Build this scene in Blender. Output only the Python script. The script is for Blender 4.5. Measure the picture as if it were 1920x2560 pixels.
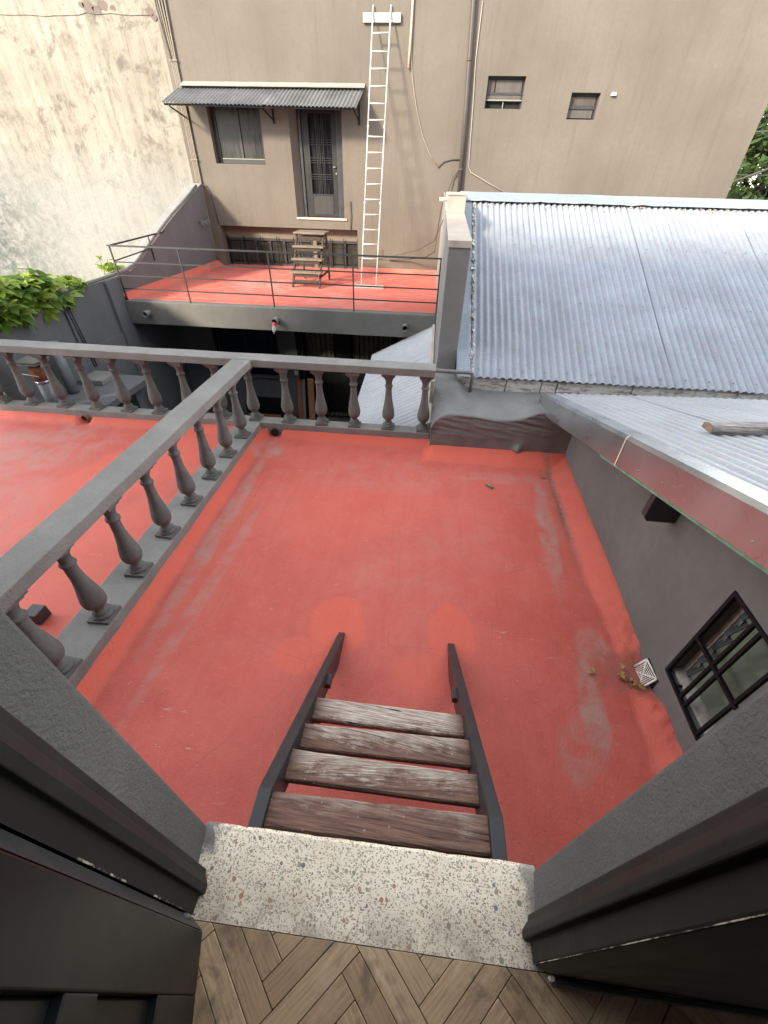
import bpy, bmesh, math, random
from mathutils import Vector, Matrix, noise
random.seed(7)
for o in list(bpy.data.objects): bpy.data.objects.remove(o)
SC = bpy.context.scene
COL = SC.collection
R = math.radians

# ------------------------------------------------------------------ camera
CAMH = 2.45
def cam_matrix(yaw, pitch, roll):
    cy, sy, cp, sp = math.cos(yaw), math.sin(yaw), math.cos(pitch), math.sin(pitch)
    fwd = Vector((sy*cp, cy*cp, -sp)); right = Vector((cy, -sy, 0)); up = right.cross(fwd)
    cr, sr = math.cos(roll), math.sin(roll)
    r2 = cr*right + sr*up; u2 = -sr*right + cr*up
    m = Matrix((r2, u2, -fwd)).transposed().to_4x4()
    m.translation = (0, 0, CAMH)
    return m
cd = bpy.data.cameras.new('camera'); cam = bpy.data.objects.new('camera', cd); COL.objects.link(cam)
cam.matrix_world = cam_matrix(-0.0830961, 0.6879611, 0.0279473)
cd.sensor_width = 36; cd.lens = 1001.83/2560*36; cd.clip_start = 0.02; cd.clip_end = 500
SC.camera = cam

# ------------------------------------------------------------------ light: low hazy sun from behind the left shoulder
SUN_EL, SUN_AZ = R(25), R(40)          # azimuth measured left from straight behind the camera
w = bpy.data.worlds.new('World'); SC.world = w; w.use_nodes = True
wn = w.node_tree; bg = wn.nodes['Background']
sky = wn.nodes.new('ShaderNodeTexSky'); sky.sky_type = 'NISHITA'; sky.sun_disc = False
sky.sun_elevation = SUN_EL; sky.sun_rotation = R(180) + SUN_AZ
sky.air_density = 1.0; sky.dust_density = 0.1; sky.ozone_density = 1.0
hz = wn.nodes.new('ShaderNodeHueSaturation'); hz.inputs['Saturation'].default_value = 0.15     # thin high haze: a paler sky
wn.links.new(sky.outputs[0], hz.inputs['Color']); wn.links.new(hz.outputs[0], bg.inputs[0]); bg.inputs[1].default_value = 0.15
sl = bpy.data.lights.new('sun', 'SUN'); sun = bpy.data.objects.new('sun', sl); COL.objects.link(sun)
sl.energy = 1.7; sl.angle = R(8.0); sl.color = (1.0, 0.86, 0.68)
sd = Vector((math.sin(SUN_AZ)*math.cos(SUN_EL), math.cos(SUN_AZ)*math.cos(SUN_EL), -math.sin(SUN_EL)))
sun.rotation_euler = sd.to_track_quat('-Z', 'Y').to_euler()
sun.location = (-20, -24, 15)
SC.view_settings.view_transform = 'Standard'; SC.view_settings.look = 'None'
SC.view_settings.gamma = 1.0; SC.view_settings.use_curve_mapping = False
SC.view_settings.exposure = 2.5
SC.render.resolution_x = 768; SC.render.resolution_y = 1024
SC.cycles.max_bounces = 6; SC.cycles.diffuse_bounces = 4; SC.cycles.glossy_bounces = 3

# ------------------------------------------------------------------ node helper
class NT:
    def __init__(s, name):
        s.m = bpy.data.materials.new(name); s.m.use_nodes = True
        s.t = s.m.node_tree; s.b = s.t.nodes['Principled BSDF']; s.out = s.t.nodes['Material Output']
        s._pos = None
    def n(s, k): return s.t.nodes.new('ShaderNode'+k)
    def set(s, sock, v):
        if hasattr(v, 'is_linked') or isinstance(v, bpy.types.NodeSocket): s.t.links.new(v, sock)
        elif isinstance(v, (tuple, list)) and len(v) == 3 and sock.type == 'RGBA': sock.default_value = (*v, 1)
        else: sock.default_value = v
    @property
    def pos(s):
        if s._pos is None: s._pos = s.n('NewGeometry').outputs['Position']
        return s._pos
    def obj(s): return s.n('TexCoord').outputs['Object']
    def rnd(s): return s.n('ObjectInfo').outputs['Random']
    def attr(s, name):
        a = s.n('Attribute'); a.attribute_name = name; return a.outputs['Color']
    def mapv(s, v, scale=(1,1,1), rot=(0,0,0), loc=(0,0,0)):
        n = s.n('Mapping'); s.set(n.inputs[0], v); n.inputs['Scale'].default_value = scale
        n.inputs['Rotation'].default_value = rot; s.set(n.inputs['Location'], loc); return n.outputs[0]
    def noise(s, v, scale=5, detail=4, rough=.55, dist=0):
        n = s.n('TexNoise'); s.set(n.inputs['Vector'], v); n.inputs['Scale'].default_value = scale
        n.inputs['Detail'].default_value = min(detail, 4); n.inputs['Roughness'].default_value = rough
        n.inputs['Distortion'].default_value = dist; return n.outputs['Fac']
    def vor(s, v, scale=20, feature='F1', out='Distance', rand=1):
        n = s.n('TexVoronoi'); n.feature = feature; s.set(n.inputs['Vector'], v)
        n.inputs['Scale'].default_value = scale; n.inputs['Randomness'].default_value = rand; return n.outputs[out]
    def wave(s, v, scale, dist=0, detail=2, dscale=1, dirn='X'):
        n = s.n('TexWave'); n.bands_direction = dirn; s.set(n.inputs['Vector'], v)
        n.inputs['Scale'].default_value = scale; n.inputs['Distortion'].default_value = dist
        n.inputs['Detail'].default_value = detail; n.inputs['Detail Scale'].default_value = dscale; return n.outputs['Fac']
    def mr(s, v, a, b, c=0, d=1):
        n = s.n('MapRange'); s.set(n.inputs[0], v)
        for i, x in enumerate((a, b, c, d)): s.set(n.inputs[1+i], x)
        return n.outputs[0]
    def math(s, op, a, b=0.0):
        n = s.n('Math'); n.operation = op; s.set(n.inputs[0], a); s.set(n.inputs[1], b); return n.outputs[0]
    def mix(s, f, a, b, mode='MIX'):
        n = s.n('Mix'); n.data_type = 'RGBA'; n.blend_type = mode
        s.set(n.inputs[0], f); s.set(n.inputs[6], a); s.set(n.inputs[7], b); return n.outputs[2]
    def sep(s, v):
        n = s.n('SeparateXYZ'); s.set(n.inputs[0], v); return n.outputs
    def ramp(s, f, stops):
        n = s.n('ValToRGB'); s.set(n.inputs[0], f); e = n.color_ramp.elements
        while len(e) < len(stops): e.new(.5)
        for i, (p, c) in enumerate(stops):
            e[i].position = p; e[i].color = (*c, 1)
        return n.outputs[0]
    def bump(s, h, strength=.3, dist=.01, prev=None):
        n = s.n('Bump'); s.set(n.inputs['Height'], h); n.inputs['Strength'].default_value = strength
        n.inputs['Distance'].default_value = dist
        if prev is not None: s.set(n.inputs['Normal'], prev)
        return n.outputs[0]
    def fin(s, col=None, rough=None, metal=None, nor=None, spec=None):
        if col is not None: s.set(s.b.inputs['Base Color'], col)
        if rough is not None: s.set(s.b.inputs['Roughness'], rough)
        if metal is not None: s.set(s.b.inputs['Metallic'], metal)
        if nor is not None: s.set(s.b.inputs['Normal'], nor)
        if spec is not None: s.b.inputs['Specular IOR Level'].default_value = spec
        return s.m

def mul(c, k): return tuple(min(1, x*k) for x in c)
def stucco(name, c, rough=.85, var=.18, bs=60, bstr=.35, bd=.006, low=1.3, spec=.25, streak=0.0, dirt=None, objspace=False):
    """painted render / stucco: blotchy tone, trowel relief, faint rain streaks"""
    t = NT(name); p = t.obj() if objspace else t.pos
    a = t.noise(p, low, 5, .6); b = t.noise(p, 14, 3, .6)
    col = t.mix(t.mr(a, .3, .7), mul(c, 1-var), mul(c, 1+var))
    col = t.mix(t.mr(b, .35, .75, 0, .3), col, mul(c, 1-1.6*var))
    if streak:
        sv = t.mapv(p, (9, 9, .5)); st = t.noise(sv, 1, 5, .65, .3)
        col = t.mix(t.mr(st, .52, .75, 0, streak), col, mul(c, .55))
    if dirt:
        dv = t.noise(p, 2.2, 7, .7, .5); col = t.mix(t.mr(dv, .56, .72, 0, .5), col, dirt)
    h1 = t.noise(p, bs*.7, 4, .7); nor = t.bump(h1, bstr, bd)
    return t.fin(col, rough, 0, nor, spec)

MT = {}
MT['grey_wall'] = stucco('grey_wall', (.145, .142, .132), bs=70, bstr=.3, streak=.12)
MT['grey_court'] = stucco('grey_court', (.135, .139, .144), bs=50, bstr=.2, streak=.2, var=.12)
MT['grey_stucco'] = stucco('grey_stucco', (.122, .123, .117), bs=150, bstr=.9, bd=.009, var=.22)
MT['grey_rail'] = stucco('grey_rail', (.265, .26, .246), bs=120, bstr=1.0, bd=.012, var=.16, low=3)
MT['grey_baluster'] = stucco('grey_baluster', (.15, .152, .146), bs=120, bstr=.7, bd=.006, var=.2, low=9, objspace=True)
MT['beige'] = stucco('beige', (.130, .112, .091), bs=40, bstr=.16, var=.15, low=.6, streak=.3)
MT['beige_dark'] = stucco('beige_dark', (.16, .135, .105), bs=40, bstr=.16, var=.1, streak=.1)
MT['cap_paint'] = stucco('cap_paint', (.48, .42, .355), bs=60, bstr=.3, var=.12, low=5, dirt=(.3, .25, .2))
MT['room_wall'] = stucco('room_wall', (.25, .24, .22))
MT['ground'] = stucco('ground', (.10, .098, .095), bs=30, var=.25, dirt=(.05, .05, .045))
MT['dark_soffit'] = stucco('dark_soffit', (.14, .137, .13))

def flat(name, c, rough=.6, metal=0, var=.15, scale=12, bump=.1, spec=.4, bs=60):
    t = NT(name); p = t.obj(); n1 = t.noise(p, scale, 4, .6); n2 = t.noise(p, bs, 3, .6)
    col = t.mix(t.mr(n1, .3, .7), mul(c, 1-var), mul(c, 1+var))
    return t.fin(col, t.mr(n1, .3, .7, max(.05, rough-.08), min(1, rough+.1)), metal, t.bump(n2, bump, .002), spec)
MT['black_metal'] = flat('black_metal', (.006, .006, .007), .6, spec=.2)
MT['rail_metal'] = flat('rail_metal', (.035, .035, .037), .5)
MT['black_wood'] = flat('black_wood', (.035, .035, .037), .42, bump=.35, bs=30)
MT['pvc_grey'] = flat('pvc_grey', (.2, .215, .23), .5)
MT['pipe_grey'] = flat('pipe_grey', (.17, .168, .165), .6)
MT['pipe_beige'] = flat('pipe_beige', (.17, .142, .108), .6)
MT['downpipe'] = flat('downpipe', (.055, .047, .04), .45)
MT['old_pipe'] = flat('old_pipe', (.42, .33, .25), .8, var=.35, scale=30)
MT['wire'] = flat('wire', (.05, .045, .04), .6)
MT['wire_pale'] = flat('wire_pale', (.3, .27, .23), .6)
MT['white_plastic'] = flat('white_plastic', (.72, .68, .62), .45)
MT['bone_plastic'] = flat('bone_plastic', (.66, .6, .52), .5)
MT['ladder_paint'] = flat('ladder_paint', (.37, .365, .345), .6, var=.18, scale=25)
MT['rust'] = flat('rust', (.2, .075, .04), .85, var=.5, scale=30, bump=.6)
MT['terracotta'] = flat('terracotta', (.28, .1, .06), .85)
MT['orange_wood'] = flat('orange_wood', (.33, .16, .08), .7)
MT['red_end'] = flat('red_end', (.55, .05, .04), .6)
MT['green_trim'] = flat('green_trim', (.16, .30, .20), .55, var=.3, scale=18)
MT['leaf_dry'] = flat('leaf_dry', (.42, .25, .1), .8, var=.4)
MT['petal'] = flat('petal', (.6, .5, .4), .8)
MT['grit'] = flat('grit', (.2, .16, .12), .9, var=.5)
MT['green_tube'] = flat('green_tube', (.16, .2, .12), .5)
MT['door_dark'] = flat('door_dark', (.0065, .0078, .008), .42, var=.25, scale=4, bump=.15, bs=14)
MT['frame_dark'] = flat('frame_dark', (.019, .019, .018), .62, var=.25, scale=6, bump=.35, bs=25, spec=.2)
MT['leaf_edge'] = flat('leaf_edge', (.03, .036, .036), .5)
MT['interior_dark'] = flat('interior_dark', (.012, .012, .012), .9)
MT['curtain_blue'] = flat('curtain_blue', (.008, .016, .05), .7, var=.4, scale=5)
MT['frame_far'] = flat('frame_far', (.028, .027, .025), .5)
MT['shutter_dark'] = flat('shutter_dark', (.01, .01, .0105), .5, var=.4, scale=9)
MT['curtain_tan'] = flat('curtain_tan', (.2, .175, .13), .8, var=.4, scale=4)
MT['wood_white'] = flat('wood_white', (.45, .41, .36), .8, var=.3, scale=20, bump=.5)
MT['red_cap'] = flat('red_cap', (.6, .03, .03), .4)

def glassy(name, c, rough=.12, streak=.5):
    t = NT(name); p = t.pos; sv = t.mapv(p, (7, 7, 1.2)); n1 = t.noise(sv, 1.6, 5, .65, .5)
    col = t.mix(t.mr(n1, .4, .75, 0, streak), c, (.24, .23, .19))
    return t.fin(col, t.mr(n1, .3, .7, rough, rough+.25), 0, None, .22)
MT['glass_dusty'] = glassy('glass_dusty', (.022, .022, .018), .2, .12)
MT['glass_dark'] = glassy('glass_dark', (.006, .006, .008), .12, .03)
MT['glass_brown'] = glassy('glass_brown', (.07, .055, .045), .3, .2)
MT['glass_grey'] = glassy('glass_grey', (.08, .072, .065), .3, .2)
MT['glass_green'] = glassy('glass_green', (.085, .10, .07), .25, .25)
def clear_plastic():
    t = NT('clear_plastic'); t.b.inputs['Transmission Weight'].default_value = .8
    return t.fin((.85, .85, .85), .1)
MT['clear_plastic'] = clear_plastic()

def red_floor():
    t = NT('red_floor_paint'); p = t.pos; a = t.sep(t.attr('wear'))       # x fresh coat, y chalky wear, z dirt
    n1 = t.noise(p, .9, 6, .62, .4); n2 = t.noise(p, 4.5, 7, .68, .6); n3 = t.noise(p, 26, 5, .65); n4 = t.noise(p, 1.7, 5, .6, .8)
    roll = t.noise(t.mapv(p, (9, .8, 1), (0, 0, .25)), 1.6, 4, .6, .2)
    base = t.mix(t.mr(n1, .33, .68), (.55, .100, .073), (.605, .138, .104))
    base = t.mix(t.mr(n2, .44, .7, 0, .45), base, (.61, .175, .138))
    base = t.mix(t.mr(n4, .53, .68, 0, .6), base, (.51, .092, .066))
    base = t.mix(t.mr(roll, .5, .72, 0, .35), base, (.48, .088, .066))
    base = t.mix(t.mr(n3, .5, .75, 0, .3), base, (.40, .085, .07))
    fresh = t.math('MULTIPLY', a[0], t.mr(n2, .15, .5, .55, 1.0))
    base = t.mix(fresh, base, (.70, .128, .083))
    ch = t.math('MULTIPLY', a[1], t.mr(n2, .35, .62, .1, 1.0))
    base = t.mix(ch, base, (.45, .25, .21))
    gr = t.math('MULTIPLY', a[2], t.mr(n3, .38, .6, .1, 1.0))
    base = t.mix(gr, base, (.19, .145, .12))
    # scuffs, hairline cracks and drops of old paint
    sc = t.noise(t.mapv(p, (2, 14, 1), (0, 0, .9)), 4, 3, .7, 1.4); base = t.mix(t.math('MULTIPLY', t.mr(sc, .66, .71), t.mr(n4, .4, .6)), base, (.62, .30, .25))
    cr = t.vor(t.mix(.12, p, t.n('TexNoise').outputs['Color'], 'ADD'), 1.1, 'DISTANCE_TO_EDGE'); cm = t.math('MULTIPLY', t.mr(cr, .0, .0045, 1, 0), t.mr(n2, .46, .56))
    base = t.mix(t.math('MULTIPLY', cm, .25), base, (.2, .045, .036))
    sp = t.vor(p, 16); base = t.mix(t.mr(sp, .0, .04, .55, 0), base, (.62, .42, .36))
    h = t.math('ADD', t.noise(p, 60, 2, .7), t.math('MULTIPLY', t.noise(p, 5, 2, .6), 2.2))
    nor = t.bump(h, .45, .008)
    return t.fin(base, t.mr(n2, .3, .7, .45, .72), 0, nor, .3)
MT['red_floor'] = red_floor()

def galv(name, c, metal=.55, rough=.42, streak_dir='Y', blot=.12, spots=True, dark=(.2, .21, .23)):
    t = NT(name); p = t.pos
    sv = t.mapv(p, (40, 1.0, 1.0) if streak_dir == 'Y' else (1.0, 40, 1.0))
    s1 = t.noise(sv, 1, 4, .6); n1 = t.noise(p, 2.2, 5, .6); sg = t.vor(p, 70, 'F1', 'Color')
    col = t.mix(t.mr(n1, .3, .7), mul(c, 1-blot), mul(c, 1+blot*.6))
    col = t.mix(t.mr(s1, .45, .75, 0, .35), col, mul(c, .72))
    col = t.mix(.1, col, sg, 'OVERLAY')
    if spots:
        v = t.vor(t.mapv(p, (1, .35, 1)), 6.0); col = t.mix(t.mr(v, .02, .07, .6, 0), col, dark)
        d = t.noise(p, 55, 3, .7); col = t.mix(t.mr(d, .62, .72, 0, .3), col, dark)
    r = t.mr(t.noise(p, 18, 4, .6), .3, .7, rough-.08, rough+.14)
    nor = t.bump(t.vor(p, 50), .3, .004)
    return t.fin(col, r, metal, nor, .2)
MT['roof_blue'] = galv('roof_blue', (.315, .342, .385), .05, .7, blot=.16)
MT['flash_blue'] = galv('flash_blue', (.27, .315, .355), .2, .45, spots=False)
MT['roof_zinc'] = galv('roof_zinc', (.43, .45, .475), .3, .45)
MT['roof_white'] = galv('roof_white', (.42, .43, .45), .15, .5, 'X')
def smooth_zinc():
    t = NT('flash_zinc'); p = t.pos; n1 = t.noise(p, 3, 4, .6); sc = t.noise(t.mapv(p, (3, 3, 40), (.3, 0, 0)), 3, 4, .7)
    col = t.mix(t.mr(n1, .3, .7), (.44, .46, .47), (.54, .56, .57)); col = t.mix(t.mr(sc, .64, .7, 0, .15), col, (.75, .74, .72))
    return t.fin(col, t.mr(n1, .3, .7, 0.24, .36), .9, t.bump(n1, .05, .01), .5)
MT['flash_zinc'] = smooth_zinc()
MT['awning_zinc'] = galv('awning_zinc', (.145, .148, .152), .2, .5, blot=.3)
MT['flash_white'] = galv('flash_white', (.25, .24, .21), .1, .6, spots=False)

def white_wall():
    t = NT('old_whitewash'); p = t.pos; z = t.sep(p)[2]; x = t.sep(p)[0]
    n1 = t.noise(p, .8, 6, .65, .4); n2 = t.noise(p, 6, 7, .72, .6); n3 = t.noise(t.mapv(p, (5, 1, .35)), 1.3, 6, .7, .5)
    col = t.mix(t.mr(n1, .35, .7), (.268, .25, .207), (.215, .192, .152))
    # run-down stains that fall in vertical trails, with a shape of their own
    m1 = t.math('MULTIPLY', t.mr(n3, .43, .62), t.mr(n2, .35, .62, .15, 1))
    col = t.mix(t.math('MULTIPLY', m1, .65), col, (.125, .104, .08))
    m2 = t.math('MULTIPLY', t.mr(t.noise(p, 1.3, 9, .78, 1.2), .52, .62), t.mr(n2, .40, .56))
    col = t.mix(t.math('MULTIPLY', m2, .65), col, (.1, .09, .076))
    m4 = t.mr(t.noise(t.mapv(p, (14, 1, .25)), 1.5, 5, .7, .2), .62, .7); col = t.mix(t.math('MULTIPLY', m4, .4), col, (.14, .11, .08))
    col = t.mix(t.math('MULTIPLY', t.mr(z, 3.2, 2.0), .6), col, (.235, .24, .228))  # cooler tone of the shaded lower wall, painted into the colour
    # shade low down at the left, painted into the colour as mossy grey
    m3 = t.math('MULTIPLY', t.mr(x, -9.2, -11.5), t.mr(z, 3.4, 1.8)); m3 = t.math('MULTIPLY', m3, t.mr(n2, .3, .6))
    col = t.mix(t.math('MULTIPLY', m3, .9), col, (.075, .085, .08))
    fl = t.noise(p, 11, 6, .7, .4)
    nor = t.bump(t.mr(fl, .4, .55), .25, .012); nor = t.bump(n1, .3, .05, nor)
    return t.fin(col, .95, 0, nor, .1)
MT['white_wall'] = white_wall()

def fascia():
    t = NT('flaking_fascia'); p = t.pos
    n = t.noise(t.mapv(p, (2, 2, 9)), 3, 7, .75, .4); n2 = t.noise(p, 9, 6, .7, .5); n3 = t.noise(p, 5, 8, .8, 1.0)
    col = t.mix(t.mr(n, .36, .5), (.24, .21, .18), (.66, .635, .60)); col = t.mix(t.mr(n2, .57, .66), col, (.36, .33, .29))
    col = t.mix(t.mr(n3, .66, .69), col, (.03, .025, .022))
    return t.fin(col, .9, 0, t.bump(n, .6, .015), .2)
MT['fascia'] = fascia()

def membrane():
    t = NT('grey_membrane'); p = t.pos
    n = t.noise(p, 3, 5, .6, .6); w1 = t.noise(t.mapv(p, (1.6, 2, 6), (0, .1, 0)), 2.2, 4, .6, 1.5)
    col = t.mix(t.mr(n, .3, .7), (.135, .136, .132), (.21, .21, .205))
    nor = t.bump(w1, .3, .03); nor = t.bump(t.noise(p, 40, 4, .65), .6, .01, nor)
    return t.fin(col, .55, 0, nor, .4)
MT['membrane'] = membrane()

def terrazzo():
    t = NT('terrazzo'); p = t.pos
    wob = t.noise(p, 30, 3, .6)
    n = t.n('TexVoronoi'); n.feature = 'F1'; t.set(n.inputs['Vector'], t.mapv(t.mix(.02, p, t.n('TexNoise').outputs['Color'], 'ADD'), (1, 1.3, 1))); n.inputs['Scale'].default_value = 210
    dist, cc, = n.outputs['Distance'], n.outputs['Color']
    cs = t.sep(cc)
    chipcol = t.ramp(cs[0], [(0, (.16, .16, .15)), (.12, (.34, .17, .11)), (.3, (.46, .42, .31)), (.5, (.26, .26, .19)), (.68, (.62, .57, .46)), (.85, (.34, .29, .23)), (1, (.5, .33, .2))])
    size = t.mr(cs[1], 0, 1, .16, .66)
    m = t.math('LESS_THAN', t.math('ADD', dist, t.math('MULTIPLY', wob, .3)), t.math('ADD', size, .12))
    n2 = t.n('TexVoronoi'); t.set(n2.inputs['Vector'], p); n2.inputs['Scale'].default_value = 68
    c2 = t.sep(n2.outputs['Color']); m2 = t.math('LESS_THAN', n2.outputs['Distance'], t.mr(c2[1], .5, 1, 0, .4))
    big = t.ramp(c2[0], [(0, (.15, .155, .16)), (.3, (.3, .31, .23)), (.5, (.42, .2, .12)), (.75, (.5, .46, .33)), (1, (.2, .18, .16))])
    cement = t.mix(t.mr(t.noise(p, 9, 4, .6), .3, .7), (.78, .68, .53), (.90, .81, .66))
    col = t.mix(m, cement, chipcol); col = t.mix(m2, col, big)
    ys = t.sep(p); dirt = t.math('MULTIPLY', t.mr(ys[1], .19, .08, .12, 1), t.mr(t.noise(p, 12, 5, .7), .3, .65))
    col = t.mix(t.math('MULTIPLY', dirt, .7), col, (.27, .21, .15))
    pt = t.math('MULTIPLY', t.mr(t.math('ADD', ys[0], t.math('MULTIPLY', t.noise(p, 22, 4, .6), .16)), -.36, -.385), t.mr(ys[1], .19, .225))
    col = t.mix(t.math('MULTIPLY', pt, .9), col, (.115, .115, .118))
    pt2 = t.mr(t.math('ADD', ys[0], t.math('MULTIPLY', t.noise(p, 25, 4, .6), .08)), .405, .425)
    col = t.mix(t.math('MULTIPLY', pt2, .8), col, (.2, .19, .18))
    return t.fin(col, t.mr(t.noise(p, 40, 3, .6), .3, .7, .45, .7), 0, t.bump(t.noise(p, 220, 3, .6), .35, .002), .35)
MT['terrazzo'] = terrazzo()

def tread_mat(i, wear):
    t = NT('weathered_tread_%d' % i); p = t.mapv(t.obj(), (1, 1, 1), (0, 0, (.04, -.05, .14, .06)[i]), (i*3.1, i*1.7, 0)); o = t.sep(t.obj())
    g = t.noise(t.mapv(p, (1.6, 34, 34)), 3.0, 6, .7, .25); g2 = t.noise(t.mapv(p, (2.2, 70, 70)), 3.5, 5, .7, .1)
    n = t.math('ADD', t.math('MULTIPLY', t.noise(p, 6, 4, .7, .4), .45), t.math('MULTIPLY', t.noise(t.mapv(p, (5, 26, 26)), 2.2, 4, .75, .3), .55))
    brown = t.mix(t.mr(g, .35, .65), (.075, .036, .027), (.25, .14, .10))
    bare = t.mix(t.mr(g2, .35, .65), (.26, .19, .14), (.78, .69, .60))
    wm = t.mr(t.math('ADD', t.math('MULTIPLY', o[1], 6.5), t.math('MULTIPLY', t.math('SUBTRACT', n, .5), 2.4)), -.55*wear+.25, -.55*wear+.55)
    wm = t.math('MULTIPLY', wm, min(1, wear+.1)); wm = t.math('MULTIPLY', wm, t.mr(g2, .3, .6, .55, 1.0)); wm = t.math('MULTIPLY', wm, t.mr(t.math('ABSOLUTE', o[0]), .355, .27))
    col = t.mix(wm, brown, bare)
    col = t.mix(t.mr(g2, .66, .74, 0, .7), col, (.28, .2, .16))
    sp = t.vor(p, 26); col = t.mix(t.mr(sp, .06, .1, .55, 0), col, (.42, .38, .35))
    crack = t.noise(t.mapv(p, (1.1, 24, 24)), 4.2, 4, .6, .3); col = t.mix(t.mr(crack, .33, .3), col, (.012, .008, .006))
    nor = t.bump(g, .6, .006); nor = t.bump(t.mr(crack, .3, .36), .6, .006, nor)
    return t.fin(col, .62, 0, nor, .35)
def old_wood(name, a, b):
    t = NT(name); p = t.obj(); g = t.noise(t.mapv(p, (2, 30, 30)), 3, 6, .7, .3); n = t.noise(p, 6, 5, .6)
    col = t.mix(t.mr(g, .35, .65), a, b); col = t.mix(t.mr(n, .55, .7, 0, .5), col, mul(a, .6))
    return t.fin(col, .85, 0, t.bump(g, .6, .006), .2)
MT['stool_wood'] = old_wood('stool_wood', (.1, .082, .062), (.24, .2, .155))
MT['stool_dark'] = old_wood('stool_dark', (.035, .028, .022), (.09, .07, .055))
MT['grey_timber'] = old_wood('grey_timber', (.13, .12, .11), (.5, .47, .43))
MT['cut_end'] = flat('cut_end', (.24, .17, .12), .9, var=.3, scale=30)

def parquet():
    t = NT('parquet_board'); p = t.obj(); r = t.rnd()
    g = t.noise(t.mapv(p, (2.5, 45, 45)), 4, 6, .7, .3); n = t.noise(t.pos, 8, 6, .68, .5); n2 = t.noise(t.pos, 30, 5, .7)
    a = t.mix(r, (.38, .25, .145), (.58, .42, .255)); col = t.mix(t.mr(g, .35, .65, 0, .6), a, (.17, .11, .065))
    col = t.mix(t.mr(n, .55, .68, 0, .65), col, (.10, .072, .05)); col = t.mix(t.mr(n2, .64, .72, 0, .45), col, (.03, .026, .022))
    col = t.mix(t.mr(n, .42, .3, 0, .35), col, (.5, .4, .29))
    return t.fin(col, t.mr(n, .3, .7, .38, .6), 0, t.bump(g, .3, .003), .4)
MT['parquet'] = parquet()

def leafm(name, c1, c2, trans):
    t = NT(name); r = t.rnd(); n = t.noise(t.obj(), 9, 3, .6)
    col = t.mix(r, c1, c2); col = t.mix(t.mr(n, .35, .7, 0, .4), col, mul(c1, .6))
    t.fin(col, .45, 0, None, .4)
    tr = t.n('BsdfTranslucent'); t.set(tr.inputs[0], t.mix(.5, col, (.35, .5, .04)))
    mx = t.n('MixShader'); mx.inputs[0].default_value = trans
    t.t.links.new(t.b.outputs[0], mx.inputs[1]); t.t.links.new(tr.outputs[0], mx.inputs[2]); t.t.links.new(mx.outputs[0], t.out.inputs[0])
    return t.m
MT['leaf'] = leafm('creeper_leaf', (.05, .12, .018), (.34, .45, .06), .36)
MT['leaf_young'] = leafm('young_leaf', (.22, .32, .04), (.36, .44, .08), .45)
MT['tree_leaf'] = leafm('tree_leaf', (.018, .036, .01), (.05, .085, .02), .15)
MT['stem'] = flat('stem', (.1, .1, .04), .7)
MT['bark'] = flat('bark', (.07, .055, .04), .9, bump=.8, bs=14)

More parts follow.
